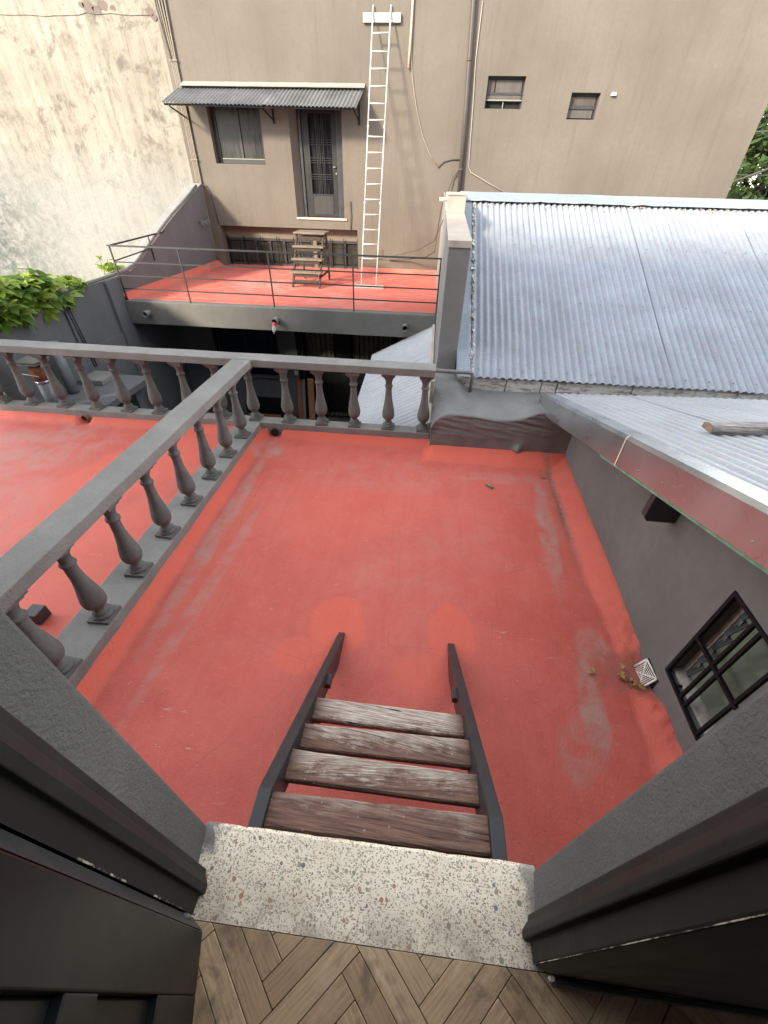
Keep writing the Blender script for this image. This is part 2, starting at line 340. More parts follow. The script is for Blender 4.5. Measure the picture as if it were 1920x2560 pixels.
# ------------------------------------------------------------------ mesh helper
WLOC = {}
class MB:
    def __init__(s): s.v = []; s.f = []; s.sm = []
    def add(s, vs, fs, smooth=False):
        k = len(s.v); s.v += [Vector(v) for v in vs]
        for f in fs: s.f.append([i+k for i in f]); s.sm.append(smooth)
        return s
    def box(s, x0, x1, y0, y1, z0, z1, m=None):
        vs = [Vector((x, y, z)) for z in (z0, z1) for y in (y0, y1) for x in (x0, x1)]
        if m: vs = [m @ v for v in vs]
        return s.add(vs, [(0,2,3,1), (4,5,7,6), (0,1,5,4), (2,6,7,3), (0,4,6,2), (1,3,7,5)])
    def bar(s, a, b, w, h, up=(0,0,1)):
        """rectangular bar from a to b; w across, h along 'up'"""
        a, b = Vector(a), Vector(b); d = (b-a).normalized(); u = Vector(up)
        sx = d.cross(u)
        if sx.length < 1e-4: sx = d.cross(Vector((0, 1, 0)))
        sx.normalize(); u = sx.cross(d).normalized()
        vs = [p + sx*(i*w/2) + u*(j*h/2) for p in (a, b) for j in (-1, 1) for i in (-1, 1)]
        return s.add(vs, [(0,2,3,1), (4,5,7,6), (0,1,5,4), (2,6,7,3), (0,4,6,2), (1,3,7,5)])
    def prism(s, poly, axis, a, b):
        """extrude a 2-D polygon along an axis ('x': poly is (y,z), 'y': (x,z), 'z': (x,y))"""
        def mk(p, t): return {'x': (t, p[0], p[1]), 'y': (p[0], t, p[1]), 'z': (p[0], p[1], t)}[axis]
        n = len(poly); vs = [mk(p, a) for p in poly] + [mk(p, b) for p in poly]
        fs = [tuple(range(n-1, -1, -1)), tuple(range(n, 2*n))] + [(i, (i+1) % n, n+(i+1) % n, n+i) for i in range(n)]
        return s.add(vs, fs)
    def tube(s, pts, r, n=8, caps=True, smooth=True):
        pts = [Vector(p) for p in pts]; rs = r if isinstance(r, (list, tuple)) else [r]*len(pts)
        vs = []; ref = None
        for i, p in enumerate(pts):
            d = (pts[min(i+1, len(pts)-1)] - pts[max(i-1, 0)]).normalized()
            if ref is None: ref = d.orthogonal().normalized()
            ref = (ref - d*ref.dot(d)).normalized(); b = d.cross(ref)
            vs += [p + rs[i]*(math.cos(2*math.pi*k/n)*ref + math.sin(2*math.pi*k/n)*b) for k in range(n)]
        m = len(pts)
        fs = [(i*n+k, i*n+(k+1) % n, (i+1)*n+(k+1) % n, (i+1)*n+k) for i in range(m-1) for k in range(n)]
        s.add(vs, fs, smooth)
        if caps:
            k0 = len(s.v)-m*n
            s.f.append([k0+k for k in range(n-1, -1, -1)]); s.sm.append(False)
            s.f.append([k0+(m-1)*n+k for k in range(n)]); s.sm.append(False)
        return s
    def lathe(s, prof, c=(0,0,0), n=18):
        vs = [(c[0]+r*math.cos(2*math.pi*k/n), c[1]+r*math.sin(2*math.pi*k/n), c[2]+z) for r, z in prof for k in range(n)]
        m = len(prof); fs = [(i*n+k, i*n+(k+1) % n, (i+1)*n+(k+1) % n, (i+1)*n+k) for i in range(m-1) for k in range(n)]
        return s.add(vs, fs, True)
    def grid(s, xs, ys, fn, smooth=True):
        nx = len(xs); vs = [fn(x, y) for y in ys for x in xs]
        return s.add(vs, [(j*nx+i, j*nx+i+1, (j+1)*nx+i+1, (j+1)*nx+i) for j in range(len(ys)-1) for i in range(nx-1)], smooth)
    def mesh(s, name, c=Vector((0,0,0))):
        me = bpy.data.meshes.new(name); me.from_pydata([v-c for v in s.v], [], s.f)
        me.polygons.foreach_set('use_smooth', s.sm); me.update(); return me
    def build(s, name, mat, parent=None, bevel=0, origin=None):
        lo = Vector([min(v[i] for v in s.v) for i in range(3)]); hi = Vector([max(v[i] for v in s.v) for i in range(3)])
        c = Vector(origin) if origin is not None else (lo+hi)/2
        if parent is None and origin is None: c = Vector(((lo.x+hi.x)/2, (lo.y+hi.y)/2, lo.z))
        o = bpy.data.objects.new(name, s.mesh(name, c)); o.data.materials.append(MT[mat] if isinstance(mat, str) else mat)
        COL.objects.link(o); put(o, parent, c)
        if bevel:
            b = o.modifiers.new('bevel', 'BEVEL'); b.width = bevel; b.segments = 2; b.limit_method = 'ANGLE'; b.angle_limit = R(40)
        return o
def put(o, parent, wloc):
    wloc = Vector(wloc); WLOC[o.name] = wloc
    if parent is not None: o.parent = parent; o.location = wloc - WLOC[parent.name]
    else: o.location = wloc
def tag(o, label, cat, group=None, kind=None):
    o['label'] = label; o['category'] = cat
    if group: o['group'] = group
    if kind: o['kind'] = kind
    return o
def thing(name, loc, label, cat, group=None, kind=None):
    o = bpy.data.objects.new(name, None); o.empty_display_size = .1; COL.objects.link(o); put(o, None, loc)
    return tag(o, label, cat, group, kind)
def piece(name, mesh, mat, parent, wloc, rot=(0,0,0), scale=(1,1,1)):
    o = bpy.data.objects.new(name, mesh); COL.objects.link(o); put(o, parent, wloc); o.rotation_euler = rot; o.scale = scale
    if mat and not mesh.materials: mesh.materials.append(MT[mat] if isinstance(mat, str) else mat)
    return o
def B(*a): return MB().box(*a)
def lin(a, b, n): return [a+(b-a)*i/(n-1) for i in range(n)]
def ns(x, y, z=0): return noise.noise(Vector((x, y, z)))
def sst(a, b, x):
    t = max(0, min(1, (x-a)/(b-a))); return t*t*(3-2*t)

# ------------------------------------------------------------------ the near roof terrace
def wall_x(y): return 1.58 + .035*(y-.3)          # face of the shed wall on the right
def ell(x, y, cx, cy, rx, ry, rot=0):
    c, s_ = math.cos(rot), math.sin(rot); dx, dy = x-cx, y-cy
    return 1 - sst(.55, 1.0, math.hypot((c*dx+s_*dy)/rx, (-s_*dx+c*dy)/ry) + .18*ns(x*4, y*4, 3))
def patch(x, y, cx, cy, rx, ry, rot=0):      # brushed-on patch with a fairly clear edge
    c, s_ = math.cos(rot), math.sin(rot); dx, dy = x-cx, y-cy
    return 1 - sst(.82, 1.0, math.hypot((c*dx+s_*dy)/rx, (-s_*dx+c*dy)/ry) + .22*ns(x*5, y*5, 3) + .06*ns(x*22, y*22, 1))
def main_floor(x, y):
    z = .007*ns(x*1.1, y*1.1) + .0025*ns(x*3.3, y*3.3, 5) + .0012*ns(x*11, y*11, 2)
    fresh = chalk = dirt = 0
    wob = .012*ns(x*5, y*5, 9)
    d = wall_x(y)-x+wob; gap = sst(1.30, 1.44, y+.04*ns(x*9, y*9, 5))*(1-sst(1.58, 1.72, y+.04*ns(x*9, y*9, 6)))
    wd = .15+.05*sst(1.7, 2.4, y)
    if d < wd:
        k = 1-max(0, d)/wd; hh = (.055+.03*sst(1.7, 2.4, y))+.018*ns(y*3, 1)
        lump = (1-sst(1.7, 2.3, y))*sst(0, .7, k)*(.022*abs(ns(x*13, y*13, 1))+.02*abs(ns(x*37, y*37, 4))+.010*ns(x*80, y*80, 6)-.004)
        z = max(z, (hh*k + lump)*(1-gap)); fresh = max(fresh, (.42+.3*ns(x*6, y*6, 11))*sst(0, .2, k)*(1-gap)); chalk0 = 0; dirt = max(dirt, .5*sst(.75, 1.0, k)*(.5+ns(x*8, y*8, 2)))
    dirt = max(dirt, (1-sst(0, .06, abs(d-wd-.015)))*sst(2.0, 3.2, y)*.8)
    dirt = max(dirt, gap*sst(.5, .1, d)*.7)
    if x > .1:
        d2 = 4.15-y+wob
        if d2 < .23:
            k = 1-max(0, d2)/.23; z = max(z, .1*k*sst(.1, .2, x)); fresh = max(fresh, sst(0, .15, k))
    d3 = 4.30-y+wob
    if d3 < .12 and abs(x+1.73) > .06: k = (1-max(0, d3)/.12)*sst(.06, .1, abs(x+1.73)); z = max(z, .085*k); fresh = max(fresh, sst(0, .2, k))
    d4 = x+1.91+wob
    if d4 < .11: k = 1-max(0, d4)/.11; z = max(z, .085*k); fresh = max(fresh, sst(0, .2, k))
    fresh = max(fresh, .8*patch(x, y, -.45, 1.66, .22, .27, .3), .6*patch(x, y, -.66, 1.40, .2, .15), .7*patch(x, y, .36, 1.70, .18, .25), .5*ell(x, y, .2, 1.35, .3, .2))
    fresh = max(fresh, .16*ell(x, y, -.6, 2.9, .8, .5, .4), .15*ell(x, y, .9, .9, .8, .4))
    chalk = max(.02+.06*ns(x*.9, y*.9, 8), .2*ell(x, y, -.3, 3.6, 1.2, .4), .16*ell(x, y, .2, 2.4, .9, .5, .4), .85*ell(x, y, -1.70, 2.6, .10, 1.5), .6*ell(x, y, -1.5, 1.9, .07, 1.4, -.06), .8*ell(x, y, -1.72, 3.95, .22, .25),
                .9*ell(x, y, 1.28, 2.9, .10, .9, -.08), .95*ell(x, y, 1.2, 1.25, .1, .4, -.1), .8*ell(x, y, 1.33, 1.72, .14, .16), .6*ell(x, y, 1.05, 1.0, .14, .25, -.3), .45*ell(x, y, 1.0, 3.7, .7, .12))
    return z, (fresh, chalk, dirt)
def side_floor(x, y):
    z = .007*ns(x*1.1, y*1.1, 7) + .0025*ns(x*3.3, y*3.3, 5)
    fresh = 0; wob = .012*ns(x*5, y*5, 9)
    d = 4.30-y+wob
    if d < .12: k = (1-max(0, d)/.12)*sst(.05, .1, abs(x+4.19)); z = max(z, .085*k); fresh = sst(0, .2, k)
    d = -2.19-x+wob
    if d < .11: k = 1-max(0, d)/.11; z = max(z, .085*k); fresh = max(fresh, sst(0, .2, k))
    fresh = max(fresh, .6*ell(x, y, -3.0, 3.4, .55, 2.2, -.55), .6*ell(x, y, -2.7, 2.0, .6, 1.1, -.3))
    chalk = max(.12, .65*ell(x, y, -4.4, 3.6, 1.1, .7, .3), .45*ell(x, y, -3.9, 2.4, .7, 1.0))
    return z, (fresh, chalk, 0)
def floor_sheet(name, x0, x1, y0, y1, fn, label, step=.02):
    xs = lin(x0, x1, int((x1-x0)/step)); ys = lin(y0, y1, int((y1-y0)/step)); cols = []
    def g(x, y):
        z, a = fn(x, y); cols.append(a); return (x, y, z)
    m = MB().grid(xs, ys, g); o = m.build(name, 'red_floor', None, origin=((x0+x1)/2, (y0+y1)/2, 0))
    at = o.data.color_attributes.new('wear', 'FLOAT_COLOR', 'POINT')
    for i, c in enumerate(cols): at.data[i].color = (*c, 1)
    return tag(o, label, 'floor', None, 'structure')
floor_sheet('terrace_floor', -1.93, 1.80, .24, 4.33, main_floor, 'red painted terrace floor at the foot of the wooden steps')
floor_sheet('terrace_floor', -5.45, -2.17, .24, 4.33, side_floor, 'red painted terrace floor left of the dividing balustrade', .035)
tag(B(-5.4, 1.7, .3, 4.5, -.3, -.03).build('terrace_slab', 'grey_court'), 'grey slab carrying the red terrace', 'slab', None, 'structure')
tag(B(-5.4, .16, 4.2, 4.46, -2, -.31).build('courtyard_wall', 'grey_court'), 'grey wall below the balustrade facing the courtyard', 'wall', None, 'structure')
tag(B(-60, 60, -40, 80, -2.1, -2.0).build('ground', 'ground'), 'dark concrete ground of the courtyard', 'ground', None, 'structure')

# baluster, one mesh shared by all
def baluster_mesh():
    m = MB()
    m.box(-.066, .066, -.066, .066, 0, .026)
    m.lathe([(.001, .026), (.06, .026), (.063, .034), (.061, .044), (.052, .05), (.05, .058), (.052, .066), (.046, .074), (.034, .086), (.031, .098), (.034, .108), (.046, .118), (.056, .132),
             (.062, .155), (.064, .18), (.0625, .205), (.058, .24), (.051, .29), (.045, .34), (.040, .39), (.037, .44), (.0355, .485), (.036, .5), (.044, .506), (.047, .515), (.044, .525),
             (.036, .53), (.0355, .55), (.038, .572), (.045, .592), (.054, .608), (.055, .622), (.048, .63)], n=20)
    for v in m.v:
        k = 1.0 + .14*math.exp(-((v.z-.2)/.13)**2) if v.z > .03 else 1.08
        v.x *= k; v.y *= k
    m.box(-.056, .056, -.056, .056, .618, .640); m.box(-.074, .074, -.074, .074, .641, .676)
    return m.mesh('baluster')
BALS = []
for q in range(5):
    bm_ = baluster_mesh(); BALS.append(bm_); bm_.materials.append(MT['grey_baluster'])
    for v in bm_.vertices:
        d_ = .0035*ns(v.co.x*9+q*7, v.co.y*9, v.co.z*9) + .0015*ns(v.co.x*40, v.co.y*40+q*5, v.co.z*40)
        r_ = math.hypot(v.co.x, v.co.y)
        if r_ > .005: v.co.x *= 1+d_/r_; v.co.y *= 1+d_/r_
        v.co.z += .002*ns(v.co.x*20, v.co.y*20+q, v.co.z*6)
def rough_bar(x0, x1, y0, y1, z0, z1, step=.06, amp=.004, seed=0):
    """long masonry bar with slightly wandering faces"""
    m = MB(); ax = 0 if (x1-x0) > (y1-y0) else 1
    L = lin(x0, x1, max(2, int((x1-x0)/step))) if ax == 0 else lin(y0, y1, max(2, int((y1-y0)/step)))
    vs = []
    for t in L:
        a, b = ((y0, y1) if ax == 0 else (x0, x1))
        ring = []
        for (c, z, q) in ((a, z0, 1), (b, z0, 2), (b, z1, 3), (a, z1, 4)):
            c2 = c + amp*ns(t*2.3, q*5+seed) + amp*.6*ns(t*11, q*3+seed); z2 = z + amp*ns(t*2.1, q*7+seed+50)+amp*.5*ns(t*13, q+seed)
            ring.append((t, c2, z2) if ax == 0 else (c2, t, z2))
        vs += ring
    n = len(L); fs = [(i*4+k, i*4+(k+1) % 4, (i+1)*4+(k+1) % 4, (i+1)*4+k) for i in range(n-1) for k in range(4)]
    fs += [(0, 3, 2, 1), ((n-1)*4, (n-1)*4+1, (n-1)*4+2, (n-1)*4+3)]
    if ax == 1: fs = [tuple(reversed(f)) for f in fs]
    fs = [tuple(reversed(f)) for f in fs]
    return m.add(vs, fs)
fb = thing('balustrade', (-2.6, 4.4, 0), 'long grey balustrade across the far edge of the terrace above the courtyard', 'balustrade')
rough_bar(-5.42, .155, 4.29, 4.505, .835, .917, seed=1).build('rail', 'grey_rail', fb, .006)
rough_bar(-5.42, .16, 4.30, 4.46, -.02, .16, seed=2).build('curb', 'grey_rail', fb, .006)
for x in (.064, -.345, -.75, -1.158, -1.57, -1.985, -2.39, -2.80, -3.215, -3.62, -4.04, -4.475, -4.91, -5.325):
    piece('baluster', random.choice(BALS), None, fb, (x+random.uniform(-.006, .006), 4.385, .16), (random.uniform(-.014, .014), random.uniform(-.014, .014), random.uniform(-.07, .07)+random.randrange(4)*math.pi/2))
db = thing('balustrade', (-2.0, 2.3, 0), 'grey balustrade running away from the house between the two red terraces', 'balustrade')
rough_bar(-2.085, -1.872, .26, 4.285, .835, .9155, seed=3).build('rail', 'grey_rail', db, .006)
rough_bar(-2.185, -1.90, .26, 4.295, -.02, .158, seed=4).build('curb', 'grey_rail', db, .006)
for y in (3.95, 3.535, 3.12, 2.70, 2.28, 1.86, 1.445, 1.06, .65):
    piece('baluster', random.choice(BALS), None, db, (-1.985, y+random.uniform(-.006, .006), .158), (random.uniform(-.014, .014), random.uniform(-.014, .014), random.uniform(-.07, .07)+random.randrange(4)*math.pi/2))
# drain holes in the far curb: short pipe stubs with a dark bore
for x, z, lab in ((-4.19, .06, 'short drain pipe stub in the curb of the left red terrace'), (-1.73, .05, 'round black drain hole in the curb at the corner of the main terrace')):
    dp = thing('drain_pipe', (x, 4.28, z), lab, 'drain pipe', 'drains through the terrace curb')
    m = MB(); n = 16
    for r0, r1 in ((.045, .038),):
        vs = []
        for yy in (4.262, 4.31):
            for r in (r0, r1): vs += [(x+r*math.cos(2*math.pi*k/n), yy, z+r*math.sin(2*math.pi*k/n)) for k in range(n)]
        fs = [(k, (k+1) % n, n+(k+1) % n, n+k) for k in range(n)] + [(k, 2*n+k, 2*n+(k+1) % n, (k+1) % n) for k in range(n)] + [(n+k, n+(k+1) % n, 3*n+(k+1) % n, 3*n+k) for k in range(n)]
        m.add(vs, fs, True)
    m.build('collar', 'terracotta' if x < -3 else 'grey_rail', dp)
    MB().tube([(x, 4.258 if x > -3 else 4.275, z), (x, 4.298, z)], .0455 if x > -3 else .0375, 16).build('bore', 'interior_dark', dp)

# ------------------------------------------------------------------ the house the picture is taken from
SILL = 1.05
hs = thing('house', (0, .2, SILL), 'dark timber doorway and rough grey wall of the house, threshold in front', 'house')
m = MB()
m.prism([(-9, .088), (-.481, .088), (-.481, .181), (-.494, .262), (-9, .262)], 'z', -2, 6.2)
m.prism([(.391, .088), (8, .088), (8, .262), (.404, .262), (.391, .181)], 'z', -2, 6.2)
m.box(-.48, .39, .089, .258, -2, .985); m.box(-.48, .39, .09, .26, 3.16, 6.198)
m.build('wall', 'grey_stucco', hs, .008)
# a real terrazzo sill, slightly chipped at its front edge
xs = lin(-.497, .407, 60)
m = MB(); top = []
def sill_ring(x):
    f = .272+.003*ns(x*14, 2)+.0015*ns(x*60, 3); z = SILL+.0012*ns(x*20, 7)
    return [(x, .08, .99), (x, f, .99), (x, f, z-.008), (x, f-.009, z), (x, .08, SILL)]
vs = []
for x in xs: vs += sill_ring(x)
n = len(xs); fs = [(i*5+(k+1) % 5, i*5+k, (i+1)*5+k, (i+1)*5+(k+1) % 5) for i in range(n-1) for k in range(5)]
fs += [(0, 1, 2, 3, 4), tuple((n-1)*5+k for k in (4, 3, 2, 1, 0))]
m.add(vs, fs).build('threshold', 'terrazzo', hs)
fr = MB(); fr.prism([(-.481, .18), (-.455, .172), (-.4505, .158), (-.447, .157), (-.437, .142), (-.437, .125), (-.45, .122), (-.45, .088), (-.481, .088)][::-1], 'z', SILL+.001, 3.15)
fl = fr.build('door_frame', 'frame_dark', hs, .003)
fr = MB(); fr.prism([(.391, .18), (.373, .172), (.3685, .158), (.365, .157), (.352, .142), (.352, .128), (.37, .125), (.37, .09), (.391, .09)], 'z', SILL+.001, 3.15)
fr.build('door_frame', 'frame_dark', hs, .003)
B(-.45, .37, .09, .17, 3.08, 3.15).build('door_head', 'frame_dark', hs)
# lines of chipped old paint along the frame joints
def chipped(name, lo, hi):
    t = NT(name); p = t.pos; n1 = t.noise(t.mapv(p, (1, 1, 1)), 38, 4, .7); n2 = t.noise(p, 7, 2, .6)
    return t.fin(t.mix(t.math('MULTIPLY', t.mr(n1, lo, hi), t.mr(n2, .42, .55)), (.02, .02, .019), (.5, .45, .36)), .7, 0, None, .2)
MT['chip_l'] = chipped('chipped_paint', .52, .58); MT['chip_r'] = chipped('chipped_paint_pale', .42, .55)
B(-.4515, -.4485, .0868, .0895, SILL+.01, 3.0).build('paint_line', 'chip_l', hs); B(.3680, .3698, .0885, .0897, SILL+.01, 3.0).build('paint_line', 'chip_r', hs)
def door_leaf(o, e, width, parent, thick=.04):
    """leaf in its own frame: s along the leaf, t out of its face, raised frame round sunk panels"""
    o = Vector(o); e = Vector(e).normalized(); nn = Vector((-e.y, e.x, 0))
    M4 = Matrix(((e.x, nn.x, 0, o.x), (e.y, nn.y, 0, o.y), (0, 0, 1, o.z), (0, 0, 0, 1)))
    m = MB(); H = 2.0; d = .016; pb = .1
    cols = [(0, pb), (width-pb, width)]
    for a, b in cols: m.box(a, b, -thick, 0, 0, H, M4)
    for a, b in ((0, .24), (.495, .592), (1.15, 1.25), (1.9, H)): m.box(pb, width-pb, -thick, 0, a, b, M4)
    leaf = m.build('door_leaf', 'door_dark', parent, .003)
    for a, b in ((.24, .495), (.592, 1.15), (1.25, 1.9)):
        p = MB().box(pb, width-pb, -thick+.008, -d, a, b, M4); p.box(pb+.05, width-pb-.05, -d-.001, -d+.007, a+.05, b-.05, M4)
        p.build('panel', 'door_dark', leaf, .004)
    return leaf, M4
lf, M4 = door_leaf((-.412, .063, SILL+.008), (.286, -.958, 0), .62, hs)
MB().prism([(-.4125, .0635), (-.449, .0835), (-.458, .078), (-.45, .0535)], 'z', SILL+.01, 3.05).build('edge', 'leaf_edge', lf, .002)
MB().tube([(-.435, .078, 1.12), (-.435, .078, 1.15)], .005).build('hinge', 'pipe_grey', lf)
m = MB().prism([(.3705, .0885), (.403, .077), (.98, .071), (.98, .0875), (.39, .0885)][::-1], 'z', SILL+.012, 3.05); m.build('door_leaf', flat('door_dark_lit', (.05, .051, .048), .5, var=.2, scale=5, bump=.2, bs=14), hs, .002)  # door paint made lighter here, standing in for room light on this leaf
B(.405, .98, .060, .0705, SILL+.004, SILL+.035).build('kick_strip', 'leaf_edge', hs, .002)
MB().tube([(.401, .07, 1.065), (.401, .07, 1.085)], .005).build('hinge', 'bone_plastic', hs)
B(-2.6, -2.5, -3, .086, .6, 3.9).build('room_wall', 'room_wall', hs); B(2.5, 2.6, -3, .086, .6, 3.9).build('room_wall', 'room_wall', hs)
m = MB()
for q in ((-2.6, 1.4, .6, 3.9), (1.4, 2.2, .6, 2.1), (1.4, 2.2, 3.1, 3.9), (2.2, 2.6, .6, 3.9)): m.box(q[0], q[1], -3.1, -3, q[2], q[3])      # back wall round an added opening, daylight for the right door leaf
m.build('room_wall', 'room_wall', hs); B(-2.6, 2.6, -3.1, .086, 3.9, 4.0).build('ceiling', 'room_wall', hs)
B(-9, 8, -7, .087, 6.0, 6.19).build('roof', 'grey_wall', hs)
pf = tag(B(-2.5, 2.5, -3, .0795, .9, SILL-.006).build('parquet_floor', 'interior_dark'), 'worn brown herringbone parquet inside the doorway', 'floor', None, 'structure')
# herringbone boards, each its own piece, cut at the sill
Lb, Wb = .25, .0509; S_, T_ = Vector((1, -1))/math.sqrt(2), Vector((-1, -1))/math.sqrt(2)
org = Vector((-.034, .068))
def board(sa, sb, ta, tb, along_s):
    g = .0007
    pts = [org + S_*s_ + T_*t_ for s_, t_ in ((sa+g, ta+g), (sb-g, ta+g), (sb-g, tb-g), (sa+g, tb-g))]
    if all(p.y > .078 for p in pts) or max(p.y for p in pts) < -.42 or min(p.x for p in pts) > .95 or max(p.x for p in pts) < -.5: return
    out = []
    for i in range(4):                       # clip against the back edge of the sill
        a, b = pts[i], pts[(i+1) % 4]; YC = .0785
        if a.y <= YC: out.append(a)
        if (a.y-YC)*(b.y-YC) < 0: out.append(a + (b-a)*((YC-a.y)/(b.y-a.y)))
    if len(out) < 3: return
    ar = abs(sum(out[i].x*out[(i+1) % len(out)].y-out[(i+1) % len(out)].x*out[i].y for i in range(len(out))))/2
    if ar < 8e-6: return
    c = sum(out, Vector((0, 0)))/len(out); ang = math.atan2(S_.y, S_.x) if along_s else math.atan2(T_.y, T_.x)
    ca, sa_ = math.cos(-ang), math.sin(-ang); dz = random.uniform(-.0012, .0008)
    loc = [Vector(((p.x-c.x)*ca-(p.y-c.y)*sa_, (p.x-c.x)*sa_+(p.y-c.y)*ca)) for p in out]
    area2 = sum(loc[i].x*loc[(i+1) % len(loc)].y-loc[(i+1) % len(loc)].x*loc[i].y for i in range(len(loc)))
    if area2 < 0: loc.reverse()
    mm = MB().prism([tuple(p) for p in loc], 'z', -.006, 0).mesh('parquet_board')
    o = piece('parquet_board', mm, 'parquet', pf, (c.x, c.y, SILL+dz), (random.uniform(-.003, .003), random.uniform(-.003, .003), ang))
    b = o.modifiers.new('bevel', 'BEVEL'); b.width = .0012; b.segments = 1
for j in range(-9, 10):
    for k in range(-12, 22):
        s0, t0 = k*Wb + j*Lb, k*Wb - j*Lb
        board(s0, s0+Lb, t0, t0+Wb, True); board(s0+Lb, s0+Lb+Wb, t0+Wb-Lb, t0+Wb, False)

# ------------------------------------------------------------------ wooden steps
st = thing('wooden_steps', (0, .9, 0), 'black framed wooden steps with four worn brown treads below the threshold', 'steps')
prof = [(.264, .89), (.41, .886), (1.60, .012), (1.60, .004), (1.35, .004), (.41, .70), (.264, .70)]
for xa, xb in ((-.427, -.382), (.332, .377)):
    s_ = MB().prism(prof, 'x', xa, xb).build('stringer', 'black_wood', st, .004)
for i, (yf, z, x0, x1, tw) in enumerate(((.413, .865, -.381, .331, .004), (.578, .742, -.381, .331, -.006), (.738, .617, -.381, .331, .005), (.905, .492, -.381, .331, -.004))):
    MT['tread%d' % i] = tread_mat(i, (.3, .72, .7, 1.25)[i])
    n = 30; vs = []
    for x in lin(x0, x1, n):
        fy = yf+.0012*ns(x*9, i*3)+tw*(x/.35); by = yf-.102+.0013*ns(x*8, i*3+1)+tw*(x/.35)*.5; dz = .0015*ns(x*6, i+9)
        vs += [(x, by, z-.034), (x, fy, z-.034), (x, fy, z+dz-.004), (x, fy-.005, z+dz), (x, by+.006, z+dz), (x, by, z+dz-.006)]
    fs = [(a*6+(k+1) % 6, a*6+k, (a+1)*6+k, (a+1)*6+(k+1) % 6) for a in range(n-1) for k in range(6)]
    fs += [tuple(range(6)), tuple((n-1)*6+k for k in (5, 4, 3, 2, 1, 0))]
    MB().add(vs, fs).build('tread', 'tread%d' % i, st)
    for xa, xb in ((-.3815, -.350), (.300, .3315)):
        B(xa, xb, yf-.085, yf-.01, z-.085, z-.036).build('cleat', 'black_wood', st)
for xa, xb in ((-.3815, -.358), (.308, .3315)):
    B(xa, xb, 1.06, 1.12, .28, .33).build('cleat', 'black_wood', st)

# ------------------------------------------------------------------ grey membrane-wrapped parapet
prf = [(.165, .33), (.19, .40), (.24, .455), (.289, .484), (.37, .498), (.46, .50), (.66, .487), (.86, .462), (1.0, .468), (1.113, .489), (1.3, .575), (1.45, .60), (1.78, .62)]
bck = [(.165, .70), (.42, .69), (.55, .585), (.8, .555), (1.3, .56), (1.78, .6)]
def itp(tab, x):
    for (a, va), (b, vb) in zip(tab, tab[1:]):
        if x <= b: t = (x-a)/(b-a); t = max(0, t); return va+(vb-va)*t
    return tab[-1][1]
def par_pt(x, s_):
    zt, zb = itp(prf, x), itp(bck, x)
    if s_ <= 0.45:
        t = s_/.45; y = 4.15+.012*t; z = -.02 + (zt-.03+.02)*t
        amp = .02*sst(.3, .9, t)
        y -= amp*ns(x*2.5+3, z*26+x*3) + .004*ns(x*9, z*9, 3) + .05*math.exp(-((x-1.17)/.05)**2-((z-.12)/.055)**2)
    elif s_ <= .6:
        t = (s_-.45)/.15; a = t*math.pi/2; y = 4.162+.045*(1-math.cos(a)); z = zt-.03+.03*math.sin(a)
    else:
        t = (s_-.6)/.4; y = 4.207 + (5.03-4.207)*t; tt = min(1, t/.6)
        z = zt+(zb-zt)*sst(0, 1, tt)-.015*math.sin(tt*math.pi)+.012*ns(x*4, y*6)+.005*ns(x*15, y*15)
    return (x, y, z)
m = MB(); xs = lin(.165, 1.78, 110); ss = lin(0, 1, 80)
m.grid(xs, ss, par_pt)
side = [par_pt(.165, s_) for s_ in ss]; sv = side + [(x, y, -.3) for x, y, z in side]; n = len(ss)
m.add(sv, [(k+1, k, n+k, n+k+1) for k in range(n-1)])
pp = tag(m.build('parapet', 'membrane'), 'low parapet wrapped in wrinkled dark grey membrane with a wavy top', 'parapet')
m = MB().tube([(.10, 4.63, .795), (.56, 4.63, .79), (.585, 4.63, .785), (.59, 4.63, .76), (.59, 4.63, .54)], .021, 10)
tag(m.build('pipe', 'pipe_grey'), 'thin grey elbow pipe above the wrapped parapet, under the blue roof corner', 'pipe')
tag(B(.12, .162, 4.50, 4.56, .45, .72).build('wall_bracket', 'wood_white', bevel=.006), 'pale peeling post stub behind the last baluster', 'post')

# ------------------------------------------------------------------ house with the big blue corrugated roof
PIT = .0863
def corr(u0, u1, pitch, amp, fn, rows, per=10, phase=0):
    """corrugated sheet: fn(u, v01, h) -> point"""
    n = max(2, int((u1-u0)/pitch*per)); us = lin(u0, u1, n); vsn = lin(0, 1, rows)
    return MB().grid(us, vsn, lambda u, v: fn(u, v, amp*(.75*math.cos(2*math.pi*(u+phase)/pitch)-.5*math.exp(-(((u+phase)/pitch % 1-.5)/.13)**2))))
bh = thing('corrugated_roof_house', (2.5, 6.5, -2), 'house with a large blue grey corrugated metal roof and grey gable wall', 'house')
E0, R0 = Vector((0, 4.70, .725)), Vector((0, 8.0, 2.30)); sl_d = (R0-E0); nrm = Vector((0, -sl_d.z, sl_d.y)).normalized()
x = .57; k = 0
while x < 6.6:
    w_ = PIT*9; off = .004*(k % 2); sk = random.uniform(-.012, .012)
    def fn(u, v, h, off=off, sk=sk, k=k):
        p = E0 + sl_d*(v*1.0) + nrm*(h + off + .006*ns(u*2, v*5, k) + .004*ns(u*7, v*14, k+3) - .02*math.sin(v*math.pi)*.4)
        return (u + sk*v + .012*(1-v)*0, p.y - (.015*ns(u*3, 4) if v == 0 else 0), p.z)
    corr(x-PIT*.25, x+w_+PIT*.25, PIT, .0148, fn, 26, 12).build('roof_sheet', 'roof_blue', bh); x += w_; k += 1
def fnb(u, v, h): return (u, 8.02+3.4*v, 2.28-1.3*v+h)
corr(.57, 6.6, PIT, .0105, fnb, 3, 4).build('roof_sheet', 'roof_blue', bh)
m = MB(); xs = lin(.375, 6.7, 90)
